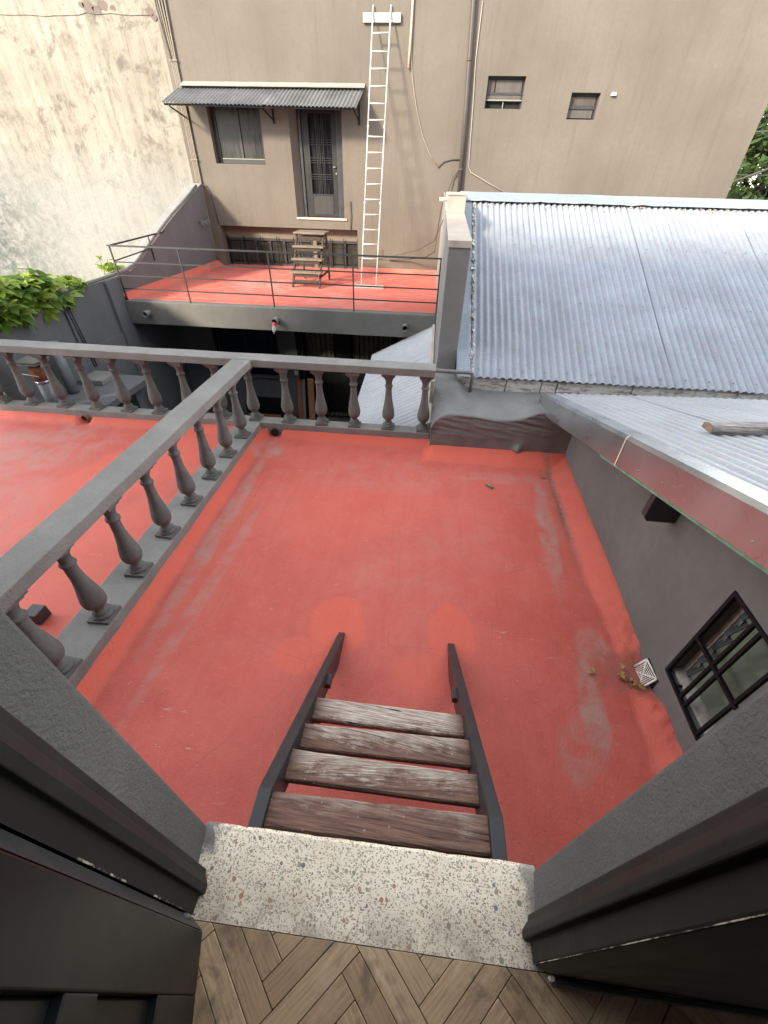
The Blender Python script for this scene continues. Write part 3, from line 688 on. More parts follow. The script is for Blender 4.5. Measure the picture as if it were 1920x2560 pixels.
m.grid(xs, [0, 1, 2, 3], lambda x, j: (x, (7.83, 7.84, 8.02, 8.2)[int(j)], (2.268, 2.284, 2.372, 2.27)[int(j)] + .006*ns(x*2, 3) + (.012*ns(x*6, 5) if j < 2 else 0)), False)
m.build('ridge_flashing', 'flash_blue', bh)
m = MB(); xq = .57+PIT
while xq < 6.3:
    for t_ in (.03, .36, .68):
        p = E0+sl_d*t_+nrm*.014; a = .007; xx = xq+random.uniform(-.01, .01); m.box(xx-a, xx+a, p.y-a, p.y+a, p.z, p.z+.007)
    xq += PIT*3
m.build('screw_rows', 'pipe_grey', bh)['kind'] = 'stuff'
m = MB(); ts = lin(-.01, .97, 40)
m.grid([0, 1, 2, 3], ts, lambda j, t: ((.405, .415, .555, .575)[int(j)], (E0+sl_d*t).y, (E0+sl_d*t).z + (.06, .024, .02, .006)[int(j)] + .004*ns(t*20, j)), False)
m.build('side_flashing', 'flash_blue', bh)
m = MB()
for i in range(120):        # crumpled sealing strip along the first rib
    t = random.random()*.96; p = E0+sl_d*t + nrm*.012; w1 = random.uniform(.008, .03)
    q = [(p.x+.595+random.uniform(-w1, w1)*1.3, p.y+random.uniform(-.05, .05), p.z+random.uniform(0, .016)+a_) for a_ in (-.024, 0, .024, .004)]
    m.add(q, [(0, 1, 2, 3)])
m.build('sealing_strip', 'fascia', bh)['kind'] = 'stuff'
m = MB()                     # flakes of sealant packed under the ridge flashing
for i in range(330):
    xx = random.uniform(.6, 6.3); p = R0 - sl_d.normalized()*random.uniform(.17, .27) + nrm*.014
    a = random.uniform(.008, .022)
    m.add([(xx+random.uniform(-a, a), p.y+random.uniform(-a, a)*1.6, p.z+random.uniform(0, .02)) for _ in range(4)], [(0, 1, 2, 3)])
m.build('sealing_flakes', 'petal', bh)['kind'] = 'stuff'
x = .44; k = 0
for xb in (1.015, 1.42, 1.60, 2.45, 3.6, 4.9, 6.2):
    z0, z1 = .40+.008*ns(k, 3), .693+.006*ns(k, 8)
    rough_bar(x, xb-.014, 4.735, 4.80, z0, z1, .03, .006, 20+k).build('fascia_board', 'fascia', bh); x = xb; k += 1
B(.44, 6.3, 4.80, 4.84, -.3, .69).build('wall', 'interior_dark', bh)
B(.42, 6.4, 4.84, 11.2, -2, .5).build('wall', 'grey_wall', bh)
gw = MB().prism([(5.0, -2), (11.48, -2), (11.48, 2.31), (6.87, 2.31), (6.87, 2.13), (5.0, 1.985)][::-1], 'x', .18, .41)
gw.box(.172, .41, 4.47, 4.999, -2, .4)
MT['gable'] = stucco('gable', (.215, .212, .203), bs=70, bstr=.3, streak=.12)
gwo = gw.build('gable_wall', 'gable', bh, .006)
MB().prism([(4.985, 1.945), (5.0, 1.99), (6.868, 2.133), (6.868, 2.152), (4.985, 2.008)][::-1], 'x', .168, .413).build('coping', 'cap_paint', gwo, .004)
B(.17, .412, 6.855, 8.1, 2.15, 2.335).build('coping', 'cap_paint', gwo, .006)
B(.166, .416, 6.845, 8.1, 2.338, 2.36).build('coping', 'cap_paint', gwo, .004)
MB().tube([(.06, 7.0, 2.29), (.17, 7.0, 2.29)], .022, 10).build('pipe_stub', 'white_plastic', gwo)

# ------------------------------------------------------------------ shed on the right
def zr(x, y): return .636 + .271*(4.52-y) + .03*(x-1.37)
sh = thing('shed', (1.7, 2.4, 0), 'grey rendered shed with zinc corrugated roof and barred window on the right', 'shed')
m = MB()
def wseg(y0, y1, zb, zt0, zt1, th=.22):
    vs = [(wall_x(y)+dx, y, z) for y, zt in ((y0, zt0), (y1, zt1)) for dx in (0, th) for z in (zb, zt)]
    m.add(vs, [(0, 4, 5, 1), (2, 3, 7, 6), (0, 1, 3, 2), (4, 6, 7, 5), (1, 5, 7, 3), (0, 2, 6, 4)])
W0, W1, WZ0, WZ1 = 1.035, 1.445, .205, .945
zt = lambda y: zr(1.6, y)-.03
wseg(.262, W0, -.3, zt(.262), zt(W0)); wseg(W1, 4.75, -.3, zt(W1), zt(4.75)); wseg(W0, W1, -.3, WZ0, WZ0); wseg(W0, W1, WZ1, zt(W0), zt(W1))
m.build('wall', 'grey_wall', sh)
PZ = .0863; x = 1.47; k = 0
while x < 5.0:
    w_ = PZ*10
    def fn(u, v, h, k=k):
        y = 4.53-4.1*v; return (u, y+(.01*ns(u*4, 1) if v == 0 else 0), zr(u, y)+.012+h+.004*(k % 2)+.004*ns(u*3, v*6, 9))
    corr(x-PZ*.25, x+w_+PZ*.25, PZ, .010, fn, 30).build('roof_sheet', 'roof_zinc', sh); x += w_; k += 1
def barge(y0, y1, off):
    m = MB(); ys = lin(y0, y1, 24)
    def pt(j, y):
        j = int(j); x = (1.386, 1.37, 1.37, 1.385, 1.485, 1.495)[j]-off; dz = (-.185, -.195, -.004, .022, .032, .02)[j]
        bow = .006*ns(y*1.5, 3)
        return (x + (bow if j in (1, 2) else 0), y, zr(1.37, y)+dz+.003*ns(y*4, j))
    return m.grid(list(range(6)), ys, pt, False)
barge(4.53, 2.47, 0).build('barge_flashing', 'flash_zinc', sh)
barge(2.475, .30, .0015).build('barge_flashing', 'flash_zinc', sh)
m = MB(); m.add([(1.366, 2.462, zr(1.37, 2.47)-.2), (1.366, 2.478, zr(1.37, 2.47)-.2), (1.366, 2.482, zr(1.37, 2.47)+.0), (1.366, 2.468, zr(1.37, 2.47)+.0), (1.38, 2.482, zr(1.37, 2.47)+.027), (1.38, 2.468, zr(1.37, 2.47)+.027)], [(0, 1, 2, 3), (3, 2, 4, 5)])
m.build('sealant_joint', 'petal', sh)
# end closure of the flashing at the far corner
m = MB(); z0 = zr(1.37, 4.53); m.add([(1.371, 4.534, z0-.19), (1.371, 4.534, z0), (1.49, 4.534, z0+.03), (1.52, 4.534, z0-.06)], [(0, 1, 2, 3)]); m.build('flashing_end', 'flash_zinc', sh)
MB().bar((1.40, 2.75, zr(1.37, 2.75)-.205), (1.40, .30, zr(1.37, .30)-.205), .03, .03).build('edge_batten', 'green_trim', sh)
m = MB(); m.add([(1.41, y, zr(1.41, y)-.16) for y in (4.4, .3)] + [(1.75, y, zr(1.75, y)-.16) for y in (.3, 4.4)], [(0, 1, 2, 3)]); m.build('soffit', 'dark_soffit', sh)
rb = MB().prism([(1.47, .855), (1.78, .855), (1.78, 1.13), (1.445, 1.13), (1.445, .885)], 'y', 2.05, 2.10).build('rafter_end', 'black_wood', sh, .003)
for q in ((1.390, 2.42, -.05), (1.3675, 1.95, -.12), (1.3675, 1.30, -.13), (1.3675, 2.20, -.14)):
    MB().lathe([(.0001, .004), (.006, .003), (.007, 0)], (0, 0, 0), 8).build('screw', 'flash_white', sh).location = Vector((q[0], q[1], zr(1.37, q[1])+q[2])) - WLOC[sh.name]
# barred window with old louvred glass
wd = MB(); d = .11
xw = lambda y: wall_x(y)
def wb(y0, y1, z0, z1, x0, x1): return MB().box(xw((y0+y1)/2)+x0, xw((y0+y1)/2)+x1, y0, y1, z0, z1)
win = wb(W0, W1, WZ0, WZ0+.025, .05, .21).build('window', 'wood_white', sh)
wb(W0, W1, WZ0+.002, WZ1, .205, .218).build('back_board', 'interior_dark', win)
wb(W1-.03, W1, WZ0+.026, WZ1, .09, .15).build('window_jamb', 'wood_white', win); wb(W0, W0+.03, WZ0+.026, WZ1, .09, .15).build('window_jamb', 'wood_white', win)
wb(W1-.055, W1-.031, WZ0+.026, WZ1-.01, .10, .125).build('louvre_rail', 'pipe_grey', win)
wb(W0, W1, WZ1-.02, WZ1, .03, .2).build('window_head', 'rust', win)
for i in range(5):
    z = WZ0+.07+i*.135; yc = (W0+W1)/2
    mm = MB(); x0 = xw(yc)+.085
    mm.add([(x0, W0+.034, z), (x0, W1-.06, z), (x0+.055, W1-.06, z+.125), (x0+.055, W0+.034, z+.125), (x0+.006, W0+.034, z-.003), (x0+.006, W1-.06, z-.003), (x0+.061, W1-.06, z+.122), (x0+.061, W0+.034, z+.122)],
           [(0, 1, 2, 3), (4, 7, 6, 5), (0, 4, 5, 1), (2, 6, 7, 3), (1, 5, 6, 2), (0, 3, 7, 4)])
    mm.build('pane', 'glass_green', win)
    MB().bar((x0-.004, W1-.058, z-.012), (x0+.05, W1-.058, z+.11), .012, .03, (0, 1, 0)).build('louvre_clip', 'frame_far', win)
gr = wb(W1-.022, W1-.002, WZ0+.004, WZ1-.004, -.006, .016).build('grille', 'black_metal', sh)
for y in (1.062, 1.213, 1.264): wb(y-.008, y+.008, WZ0+.004, WZ1-.004, -.004, .014).build('bar', 'black_metal', gr)
for z in (WZ0+.012, .564, WZ1-.012):
    MB().bar((xw(W0)+.004, W0+.002, z), (xw(W1)+.004, W1-.004, z), .020, .020).build('bar', 'black_metal', gr)
for y in (1.33,): 
    for z in (WZ0+.012, WZ1-.012): wb(y, y+.01, z-.006, z+.006, .0, .12).build('stay', 'black_metal', gr)
# white drain grate leaning in the gap of the skirting
gt = thing('drain_grate', (1.60, 1.50, .0), 'small square white plastic drain grate leaning at the grey wall', 'drain grate')
gm = Matrix.Translation((1.585, 1.505, .03)) @ Matrix.Rotation(R(-62), 4, 'Y') @ Matrix.Rotation(R(4), 4, 'Z')
m = MB(); h = .075
for a, b, c, d_ in ((-h, h, -h, -h+.012), (-h, h, h-.012, h), (-h, -h+.012, -h, h), (h-.012, h, -h, h)): m.box(a, b, c, d_, -.003, .003, gm)
m.build('rim', 'bone_plastic', gt)
for q in range(4):
    for j in range(6):
        t = -h+.02+j*.0115; mq = gm @ Matrix.Rotation(q*math.pi/2, 4, 'Z')
        ln = abs(t); MB().box(-ln*.9, ln*.9, t, t+.005, -.002, .002, mq).build('slat', 'bone_plastic', gt)
for q in range(2): MB().box(-h*1.25, h*1.25, -.004, .004, -.0025, .0025, gm @ Matrix.Rotation(math.pi/4+q*math.pi/2, 4, 'Z')).build('spoke', 'bone_plastic', gt)
m = MB(); m.box(1.617, 1.63, 1.42, 1.58, -.01, .10); m.build('drain_mouth', 'interior_dark', gt)
# timber lying on the shed roof
tb = thing('roof_timber', (2.6, 2.75, 1.1), 'weathered split timber lying on the zinc roof at the right edge', 'timber')
a0, a1 = Vector((1.98, 2.70, zr(1.98, 2.70)+.062)), Vector((3.5, 2.80, zr(3.5, 2.80)+.066)); vs = []; n = 24
ex = (a1-a0).normalized(); ey = Vector((-ex.y, ex.x, 0)).normalized(); ez = ex.cross(ey)
for i in range(n):
    t = i/(n-1); c = a0+(a1-a0)*t; tp = .88+.12*min(1, t*9)
    for kk, (p, q) in enumerate(((-.06, -.03), (.06, -.03), (.055, .012), (.02, .03), (-.045, .028), (-.065, .0))):
        f = 1+.16*ns(t*9, kk*3, 2); vs.append(c + ey*p*f*tp + ez*q*f*tp)
fs = [(i*6+k, i*6+(k+1) % 6, (i+1)*6+(k+1) % 6, (i+1)*6+k) for i in range(n-1) for k in range(6)]; fs.append(tuple((n-1)*6+k for k in range(6)))
MB().add(vs, fs).build('log', 'grey_timber', tb)
MB().add([vs[k]-ex*.002 for k in range(6)], [(5, 4, 3, 2, 1, 0)]).build('cut_end', 'cut_end', tb)

# ------------------------------------------------------------------ boundary wall on the left and the neighbour's white wall
bw = thing('boundary_wall', (-5.5, 7, -2), 'dark grey boundary wall along the left, its top climbing to the beige building', 'wall')
MB().prism([(4.5, -2), (11.48, -2), (11.48, 2.33), (11.15, 2.23), (9.8, 1.78), (8.15, 1.17), (7.9, 1.10), (7.5, 1.085), (4.5, 1.05)][::-1], 'x', -5.64, -5.40).build('wall', 'grey_court', bw, .008)
MB().prism([(11.47, 2.345), (11.15, 2.245), (9.8, 1.795), (8.15, 1.185), (7.9, 1.115), (7.5, 1.10), (7.5, 1.085), (7.9, 1.10), (8.15, 1.17), (9.8, 1.78), (11.15, 2.23), (11.47, 2.33)], 'x', -5.66, -5.395).build('coping', 'grey_rail', bw)
B(-5.40, -5.34, 7.08, 7.42, -2, 1.083).build('pilaster', 'grey_court', bw, .006)
B(-5.40, -5.36, 6.02, 6.18, -2, 1.05).build('pilaster', 'grey_court', bw, .006)
B(-5.40, -5.37, 4.5, 7.08, -2, .27).build('plinth', 'grey_court', bw, .006)
m = MB().tube([(-5.40, y, z) for y, z in ((4.6, 1.075), (5.2, 1.085), (6.0, 1.10), (6.7, 1.11), (7.3, 1.12), (7.8, 1.14), (8.1, 1.20), (8.8, 1.47), (9.8, 1.84), (10.6, 2.10), (11.2, 2.30))], .028, 8)
tag(m.build('conduit', 'pipe_grey'), 'grey conduit following the top of the left boundary wall', 'pipe')
for dy, lab in ((0, 'thin black cable down the boundary wall, left of the pair'), (.05, 'thin black cable down the boundary wall, right of the pair')):
    m = MB().tube([(-5.36, 6.05+dy, 1.02), (-5.345, 6.08+dy, .5), (-5.345, 6.11+dy, .0)], .008, 6); tag(m.build('cable', 'wire'), lab, 'cable', 'cables on the boundary wall')
# old whitewashed wall: thick, with a ragged band of lost plaster near the top
ww = thing('neighbour_wall', (-9, 12, -2), 'tall old whitewashed wall with brown run-down stains at upper left', 'wall')
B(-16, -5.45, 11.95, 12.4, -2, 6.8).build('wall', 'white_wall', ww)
m = MB(); n = 60
vt = [(x, 11.935, 5.6+.0*x) for x in lin(-16, -5.5, n)]; 
vb = [(x, 11.935, 4.93+.05*ns(x*2, 3)+.035*ns(x*9, 4)+.02*ns(x*25, 7)) for x in lin(-16, -5.5, n)]
bk = [(x, 11.96, z) for x, y, z in vb]
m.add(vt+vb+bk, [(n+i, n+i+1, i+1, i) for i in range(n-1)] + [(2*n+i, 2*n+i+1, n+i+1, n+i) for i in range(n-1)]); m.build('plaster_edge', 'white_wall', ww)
m = MB()
for cx, cz, r in ((-7.2, 5.03, .10), (-7.05, 5.0, .07), (-6.9, 5.05, .09), (-6.7, 5.02, .05), (-5.95, 4.98, .07), (-5.88, 4.90, .05), (-7.35, 5.06, .05)):
    pts = [(cx+r*(1+.5*ns(a*2, cx*9))*math.cos(a)*1.2, 11.932, cz+r*(.8+.5*ns(a*2, cz*9))*math.sin(a)) for a in lin(0, 2*math.pi, 13)[:-1]]
    m.add(pts, [tuple(range(11, -1, -1))])
m.build('bare_patch', flat('bare_render', (.13, .1, .085), .95), ww)

# ------------------------------------------------------------------ far terrace in front of the beige building
def far_floor(x, y):
    z = .72+.006*ns(x*1.2, y*1.2, 4)+.002*ns(x*5, y*5); fresh = 0; wob = .02*ns(x*4, y*4)
    for d, wd, h in ((x+5.40+wob, .16, .12), (11.5-y+wob, .08, .1 if x > -1.75 else .0)):
        if d < wd and h: k = 1-max(0, d)/wd; z = max(z, .72+h*k); fresh = max(fresh, sst(0, .2, k))
    fresh = max(fresh, .6*ell(x, y, -.6, 10.9, .7, .7), .3*ell(x, y, -4.6, 8.6, .5, 1.6))
    chalk = max(.3, .7*ell(x, y, -3.3, 9.3, 1.2, 1.0, .3), .6*ell(x, y, -1.6, 8.3, 1.4, .7), .5*ell(x, y, -3.4, 10.8, 1.4, .5))
    return z, (fresh, chalk, 0)
floor_sheet('terrace_floor', -5.42, .19, 7.42, 11.76, far_floor, 'red painted floor of the far terrace behind the metal railing', .06)
fs_ = thing('terrace_beam', (-2.6, 7.4, .36), 'grey concrete edge beam of the far terrace with three drain spouts', 'beam')
rough_bar(-5.34, .178, 7.36, 7.55, .36, .735, .1, .005, 31).build('beam', 'grey_wall', fs_, .01)
tag(B(-5.39, .178, 7.56, 11.9, .45, .68).build('terrace_slab', 'dark_soffit'), 'slab of the far terrace above the shaded courtyard', 'slab', None, 'structure')
def spout(x, z, lab):
    sp = thing('drain_spout', (x, 7.3, z), lab, 'drain pipe', 'spouts on the far beam')
    n = 16; vs = []
    for yy, r in ((7.37, .052), (7.22, .052), (7.22, .043), (7.36, .043)): vs += [(x+r*math.cos(2*math.pi*k/n), yy, z+r*math.sin(2*math.pi*k/n)) for k in range(n)]
    MB().add(vs, [(i*n+k, i*n+(k+1) % n, (i+1)*n+(k+1) % n, (i+1)*n+k) for i in range(3) for k in range(n)], True).build('pipe', 'pipe_grey', sp)
    MB().tube([(x, 7.345, z), (x, 7.352, z)], .043, 16).build('bore', 'rust', sp)
spout(-4.94, .555, 'short round drain spout on the beam, leftmost of three'); spout(-2.60, .545, 'middle drain spout on the beam, a bottle hanging in it'); spout(-.335, .545, 'drain spout on the beam beside the low corrugated roof')
bt = thing('plastic_bottle', (-2.6, 7.2, .42), 'clear plastic bottle with red band stuck in the middle spout', 'bottle')
bmx = Matrix.Translation((-2.6, 7.215, .535)) @ Matrix.Rotation(R(150), 4, 'X')
m = MB().lathe([(.0001, 0), (.03, .0), (.032, .02), (.03, .05)], n=14); m.v = [bmx @ v for v in m.v]; m.build('band', 'red_cap', bt)
m = MB().lathe([(.03, .05), (.033, .07), (.033, .12), (.028, .14), (.014, .16), (.012, .18), (.0001, .181)], n=14); m.v = [bmx @ v for v in m.v]; m.build('body', 'clear_plastic', bt)

ra = thing('railing', (-2.6, 7.41, .735), 'thin black metal railing along the edge of the far terrace', 'railing')
YR = 7.41
MB().bar((-5.33, YR, 1.548), (.18, YR, 1.548), .035, .022).build('top_rail', 'rail_metal', ra)
for z in (1.318, 1.12, .92): MB().bar((-5.30, YR, z), (.18, YR, z), .014, .018).build('bar', 'rail_metal', ra)
for x in (-5.30, -4.13, -2.622, -1.23, .168): MB().bar((x, YR, .725), (x, YR, 1.54), .02, .02).build('post', 'rail_metal', ra)
MB().bar((-5.30, YR, 1.548), (-5.41, 9.38, 1.585), .03, .022).build('return_rail', 'rail_metal', ra)
MB().bar((-5.30, YR, 1.33), (-5.39, 8.72, 1.37), .014, .018).build('return_rail', 'rail_metal', ra)
MB().bar((-5.385, 8.735, 1.17), (-5.385, 8.735, 1.57), .018, .018).build('post', 'rail_metal', ra)

# ------------------------------------------------------------------ beige building
F = 11.5
fbld = thing('beige_building', (0, 14, -2), 'tall plain beige building across the back with small windows and an awning', 'building')
holes = [(-4.96, -3.82, 2.70, 3.76), (-3.21, -2.08, 1.77, 3.80), (-5.16, -1.78, .55, 1.56), (.835, 1.56, 3.64, 4.09), (2.48, 3.03, 3.505, 3.88)]
depth = [.16, .22, .26, .14, .14]
xs = sorted({-5.60, 6.15} | {h[i] for h in holes for i in (0, 1)}); zs = sorted({-2, 6.8} | {h[i] for h in holes for i in (2, 3)})
m = MB()
for xa, xb in zip(xs, xs[1:]):
    for za, zb in zip(zs, zs[1:]):
        cx, cz = (xa+xb)/2, (za+zb)/2
        if any(h[0] < cx < h[1] and h[2] < cz < h[3] for h in holes): continue
        m.add([(xa, F, za), (xb, F, za), (xb, F, zb), (xa, F, zb)], [(0, 1, 2, 3)])
for (a, b, c, d_), dp in zip(holes, depth):
    v = [(a, F, c), (b, F, c), (b, F, d_), (a, F, d_)]; q = [(x, F+dp, z) for x, y, z in v]
    m.add(v+q, [(0, 4, 5, 1), (1, 5, 6, 2), (2, 6, 7, 3), (3, 7, 4, 0)])
m.add([(6.15, F, -2), (6.15, 18, -2), (6.15, 18, 6.8), (6.15, F, 6.8), (-5.6, F, 6.8), (-5.6, 18, 6.8), (-5.6, F, -2), (-5.6, 18, -2)], [(0, 1, 2, 3), (3, 2, 5, 4), (4, 5, 7, 6), (1, 7, 5, 2)])
m.build('wall', 'beige', fbld)
# recess with the long barred window
y = F+.26
m = MB(); m.add([(-5.16, y, .55), (-1.78, y, .55), (-1.78, y, .73), (-5.16, y, .73)], [(0, 1, 2, 3)]); m.add([(-5.16, y, 1.31), (-1.78, y, 1.31), (-1.78, y, 1.57), (-5.16, y, 1.57)], [(0, 1, 2, 3)])
m.add([(-2.97, y, .73), (-2.86, y, .73), (-2.86, y, 1.31), (-2.97, y, 1.31)], [(0, 1, 2, 3)]); m.build('recess_wall', 'beige_dark', fbld)
for xa, xb, nn in ((-5.14, -2.97, 6), (-2.86, -1.79, 3)):
    w_ = B(xa, xb, y+.05, y+.09, .73, 1.31).build('low_window', 'shutter_dark', fbld)
    B(xa, xb, y-.0, y+.05, .73, .775).build('frame', 'black_wood', w_); B(xa, xb, y, y+.05, 1.255, 1.31).build('frame', 'black_wood', w_)
    st_ = (xb-xa)/nn
    for i in range(nn+1): B(max(xa, xa+i*st_-.028), min(xb, xa+i*st_+.028), y+.005, y+.052, .776, 1.254).build('mullion', 'black_wood', w_)
    for i in range(nn): B(xa+i*st_+.04, xa+(i+1)*st_-.04, y+.040, y+.0495, .80, 1.23).build('pane', 'glass_dusty', w_, .002)
    k = 5 if nn == 6 else 3
    for i in range(k+1):
        x = xa+.03+i*(xb-xa-.06)/k; MB().bar((x, y-.05, .70), (x, y-.05, 1.36), .014, .014).build('bar', 'black_metal', w_)
    for z in (.82, 1.02, 1.2): MB().bar((xa, y-.055, z), (xb, y-.055, z), .008, .008).build('bar', 'black_metal', w_)
# window under the awning
y = F+.15
w_ = B(-4.955, -3.825, y+.03, y+.06, 2.70, 3.755).build('window', 'glass_dark', fbld)
for a, b, mt in ((-4.86, -4.40, 'glass_dusty'), (-4.34, -3.86, 'glass_dusty')): B(a, b, y+.012, y+.024, 2.79, 3.74).build('pane', mt, w_)
for a, b, c, d_ in ((-4.955, -4.86, 2.70, 3.755), (-3.86, -3.825, 2.70, 3.755), (-4.40, -4.34, 2.79, 3.755), (-4.86, -3.86, 2.705, 2.79)): B(a, b, y-.01, y+.028, c, d_).build('frame', 'frame_far', w_, .004)
B(-4.85, -3.87, y-.018, y-.008, 2.782, 2.798).build('track', 'flash_white', w_)
# glazed iron door
y = F+.2
dr = B(-3.205, -2.085, y+.05, y+.07, 1.772, 3.795).build('door', 'glass_dark', fbld)
for a, b, c, d_ in ((-3.06, -3.005, 1.775, 3.79), (-2.235, -2.10, 1.775, 3.79)): B(a, b, y-.03, y+.05, c, d_).build('frame', 'black_wood', dr, .004)
for a, b, c, d_ in ((-3.005, -2.845, 1.785, 3.79), (-2.345, -2.238, 1.785, 3.79), (-2.845, -2.345, 1.785, 2.21), (-2.845, -2.345, 3.55, 3.79)): B(a, b, y, y+.03, c, d_).build('leaf_stile', 'shutter_dark', dr, .003)
B(-2.82, -2.37, y-.006, y-.001, 1.83, 2.17).build('lower_panel', 'frame_far', dr, .003)
for x in (-2.69, -2.655, -2.62, -2.57, -2.535): MB().bar((x, y+.012, 2.21), (x, y+.012, 3.55), .007, .007).build('grille_bar', 'frame_far', dr)
for z in (2.48, 2.52, 2.56, 2.76, 2.80, 2.84, 3.06, 3.10, 3.14): MB().bar((-2.845, y+.006, z), (-2.345, y+.006, z), .007, .007).build('grille_bar', 'frame_far', dr)
MB().tube([(-2.27, y-.0, 2.69), (-2.27, y-.04, 2.69), (-2.33, y-.045, 2.69)], .011, 8).build('handle', 'flash_white', dr)
MB().tube([(-2.27, y+.0, 2.58), (-2.27, y-.008, 2.58)], .016, 10).build('lock', 'flash_white', dr)
MB().prism([(-3.209, F+.002), (-3.062, F+.215), (-3.209, F+.215)], 'z', 1.773, 3.798).build('door_reveal', 'beige', fbld)
B(-3.22, -2.02, F-.03, F+.2, 1.735, 1.772).build('door_sill', 'cap_paint', fbld, .005)
# two small high windows
for (a, b, c, d_, kind) in ((.835, 1.56, 3.64, 4.09, 0), (2.48, 3.03, 3.505, 3.88, 1)):
    y = F+.12; w_ = B(a, b, y+.02, y+.04, c, d_).build('small_window', 'interior_dark', fbld)
    for q in ((a, a+.025, c, d_), (b-.025, b, c, d_), (a, b, d_-.03, d_), (a, b, c, c+.012)): B(q[0], q[1], y-.012, y+.02, q[2], q[3]).build('frame', 'black_wood', w_)
    if kind == 0:
        B(a+.03, a+.16, y, y+.01, c+.24, d_-.04).build('pane', 'glass_brown', w_); B(a+.18, b-.04, y, y+.01, c+.24, d_-.04).build('pane', 'glass_grey', w_)
        B(a+.03, b-.03, y-.02, y+.012, c+.14, c+.20).build('pane', 'glass_grey', w_); B(a+.02, b-.02, y-.03, y-.005, c+.205, c+.235).build('rail', 'black_wood', w_)
        B(a+.01, b-.01, y-.06, y-.02, c+.118, c+.135).build('rail', 'flash_white', w_); B((a+b)/2-.008, (a+b)/2+.008, y-.03, y, c, c+.12).build('mullion', 'flash_white', w_)
    else:
        B(a+.03, b-.04, y, y+.01, c+.205, d_-.04).build('pane', 'glass_brown', w_); B(a+.03, b-.045, y, y+.01, c+.03, c+.15).build('pane', 'glass_grey', w_)
        B(a+.02, b-.02, y-.02, y+.012, c+.155, c+.2).build('rail', 'black_wood', w_)
# awning
aw = MB()
AB, AF = Vector((0, F-.01, 3.885)), Vector((0, 10.80, 3.585))
def fna(u, v, h):
    p = AF+(AB-AF)*v; sh_ = (.12*(1-v))*(-1 if u < -3.4 else -.5); return (u+sh_*.9, p.y, p.z+h-.03*(1-v)*(u+5.4)/3.8+.004*ns(u*3, v*4))
awn = corr(-5.46, -1.60, .079, .011, fna, 6).build('awning', 'awning_zinc', fbld)
m = MB(); m.grid(lin(-5.40, -1.575, 30), [0, 1, 2], lambda x, j: (x, (F-.11, F-.06, F-.004)[int(j)], (3.892, 3.915, 3.97)[int(j)]+.004*ns(x*3, 1)), False).build('flashing', 'flash_white', awn)
MB().bar((-5.54, 10.86, 3.565), (-1.70, 10.86, 3.535), .025, .03).build('edge_bar', 'black_metal', awn)
for x in (-5.44, -3.55, -1.72):
    MB().bar((x, 10.86, 3.54), (x+.02, F-.02, 3.42), .02, .02).build('bracket', 'black_metal', awn); MB().bar((x+.02, F-.02, 3.36), (x+.02, F-.02, 3.86), .025, .02).build('bracket', 'black_metal', awn)
MB().lathe([(.0001, .05), (.04, .045), (.055, .02), (.055, 0)], (0, 0, 0), 12).build('lamp_cap', 'bone_plastic', fbld, origin=(0, 0, 0)).location = Vector((3.27, F-.01, 3.84)) - WLOC[fbld.name]

# conduits strapped together at the left corner of the facade
cb = thing('conduit_bundle', (-5.45, F-.05, .8), 'bundle of thin beige conduits down the left edge of the beige wall', 'pipes')
for i, (xt, xm, xb) in enumerate(((-5.53, -5.48, -5.50), (-5.485, -5.45, -5.465), (-5.43, -5.42, -5.43), (-5.37, -5.39, -5.40), (-5.56, -5.47, -5.45))):
    pts = [(xt, F-.03, 6.7), (xt, F-.03, 5.0), (xm+.0, F-.03, 4.3), (xm, F-.03, 3.3), (xb, F-.03, 1.3), (xb+.03, F-.04, .85)] if i < 4 else [(xt, F-.06, 6.7), (xt, F-.06, 4.9), (xm, F-.05, 4.25)]
    MB().tube(pts, .018, 7).build('conduit', 'pipe_beige', cb)
for z in (4.25, 2.75): MB().bar((-5.53, F-.055, z), (-5.36, F-.055, z), .012, .02).build('strap', 'pipe_beige', cb)
m = MB().tube([(-5.46, F-.035, 2.28), (-5.32, F-.04, 2.32), (-5.24, F-.04, 2.22), (-5.19, F-.04, 1.9), (-5.16, F-.04, 1.58)], .012, 6); tag(m.build('cable', 'wire'), 'dark cable curving from the conduits down to the recess corner', 'cable')
jb = thing('pipe_elbows', (-5.5, F-.2, 1.6), 'four small grey pipe ends sticking out of the boundary wall', 'pipes')
for i in range(4): MB().tube([(-5.40, F-.2-.12*i, 1.68-.01*i), (-5.33, F-.2-.12*i, 1.66), (-5.31, F-.2-.12*i, 1.56)], .02, 8).build('pipe_end', 'pipe_grey', jb)
dpp = thing('downpipe', (.45, F-.06, 2), 'dark brown downpipe running the full height of the beige wall', 'downpipe')
MB().tube([(.37, F-.06, 6.7), (.40, F-.06, 5.0), (.47, F-.06, 3.6), (.525, F-.06, 2.0)], .045, 12).build('pipe', 'downpipe', dpp)
MB().tube([(.375, F-.025, 5.02), (.455, F-.025, 3.6), (.505, F-.025, 2.2)], .018, 8).build('pipe', 'wire', dpp)
for z, x in ((4.28, .436), (2.7, .498)): MB().tube([(x, F-.06, z-.015), (x, F-.06, z+.015)], .05, 12).build('clamp', 'downpipe', dpp)
tag(MB().tube([(-.66, F-.03, 6.0), (-.69, F-.03, 5.02), (-.70, F-.035, 4.6), (-.72, F-.05, 4.17)], .022, 8).build('pipe', 'old_pipe'), 'short peeling pipe hanging on the beige wall right of the ladder', 'pipe')
def cable(pts, r, mt, lab, grp=None):
    tag(MB().tube(pts, r, 6).build('cable', mt), lab, 'cable', grp)
def fp(u, v): return None
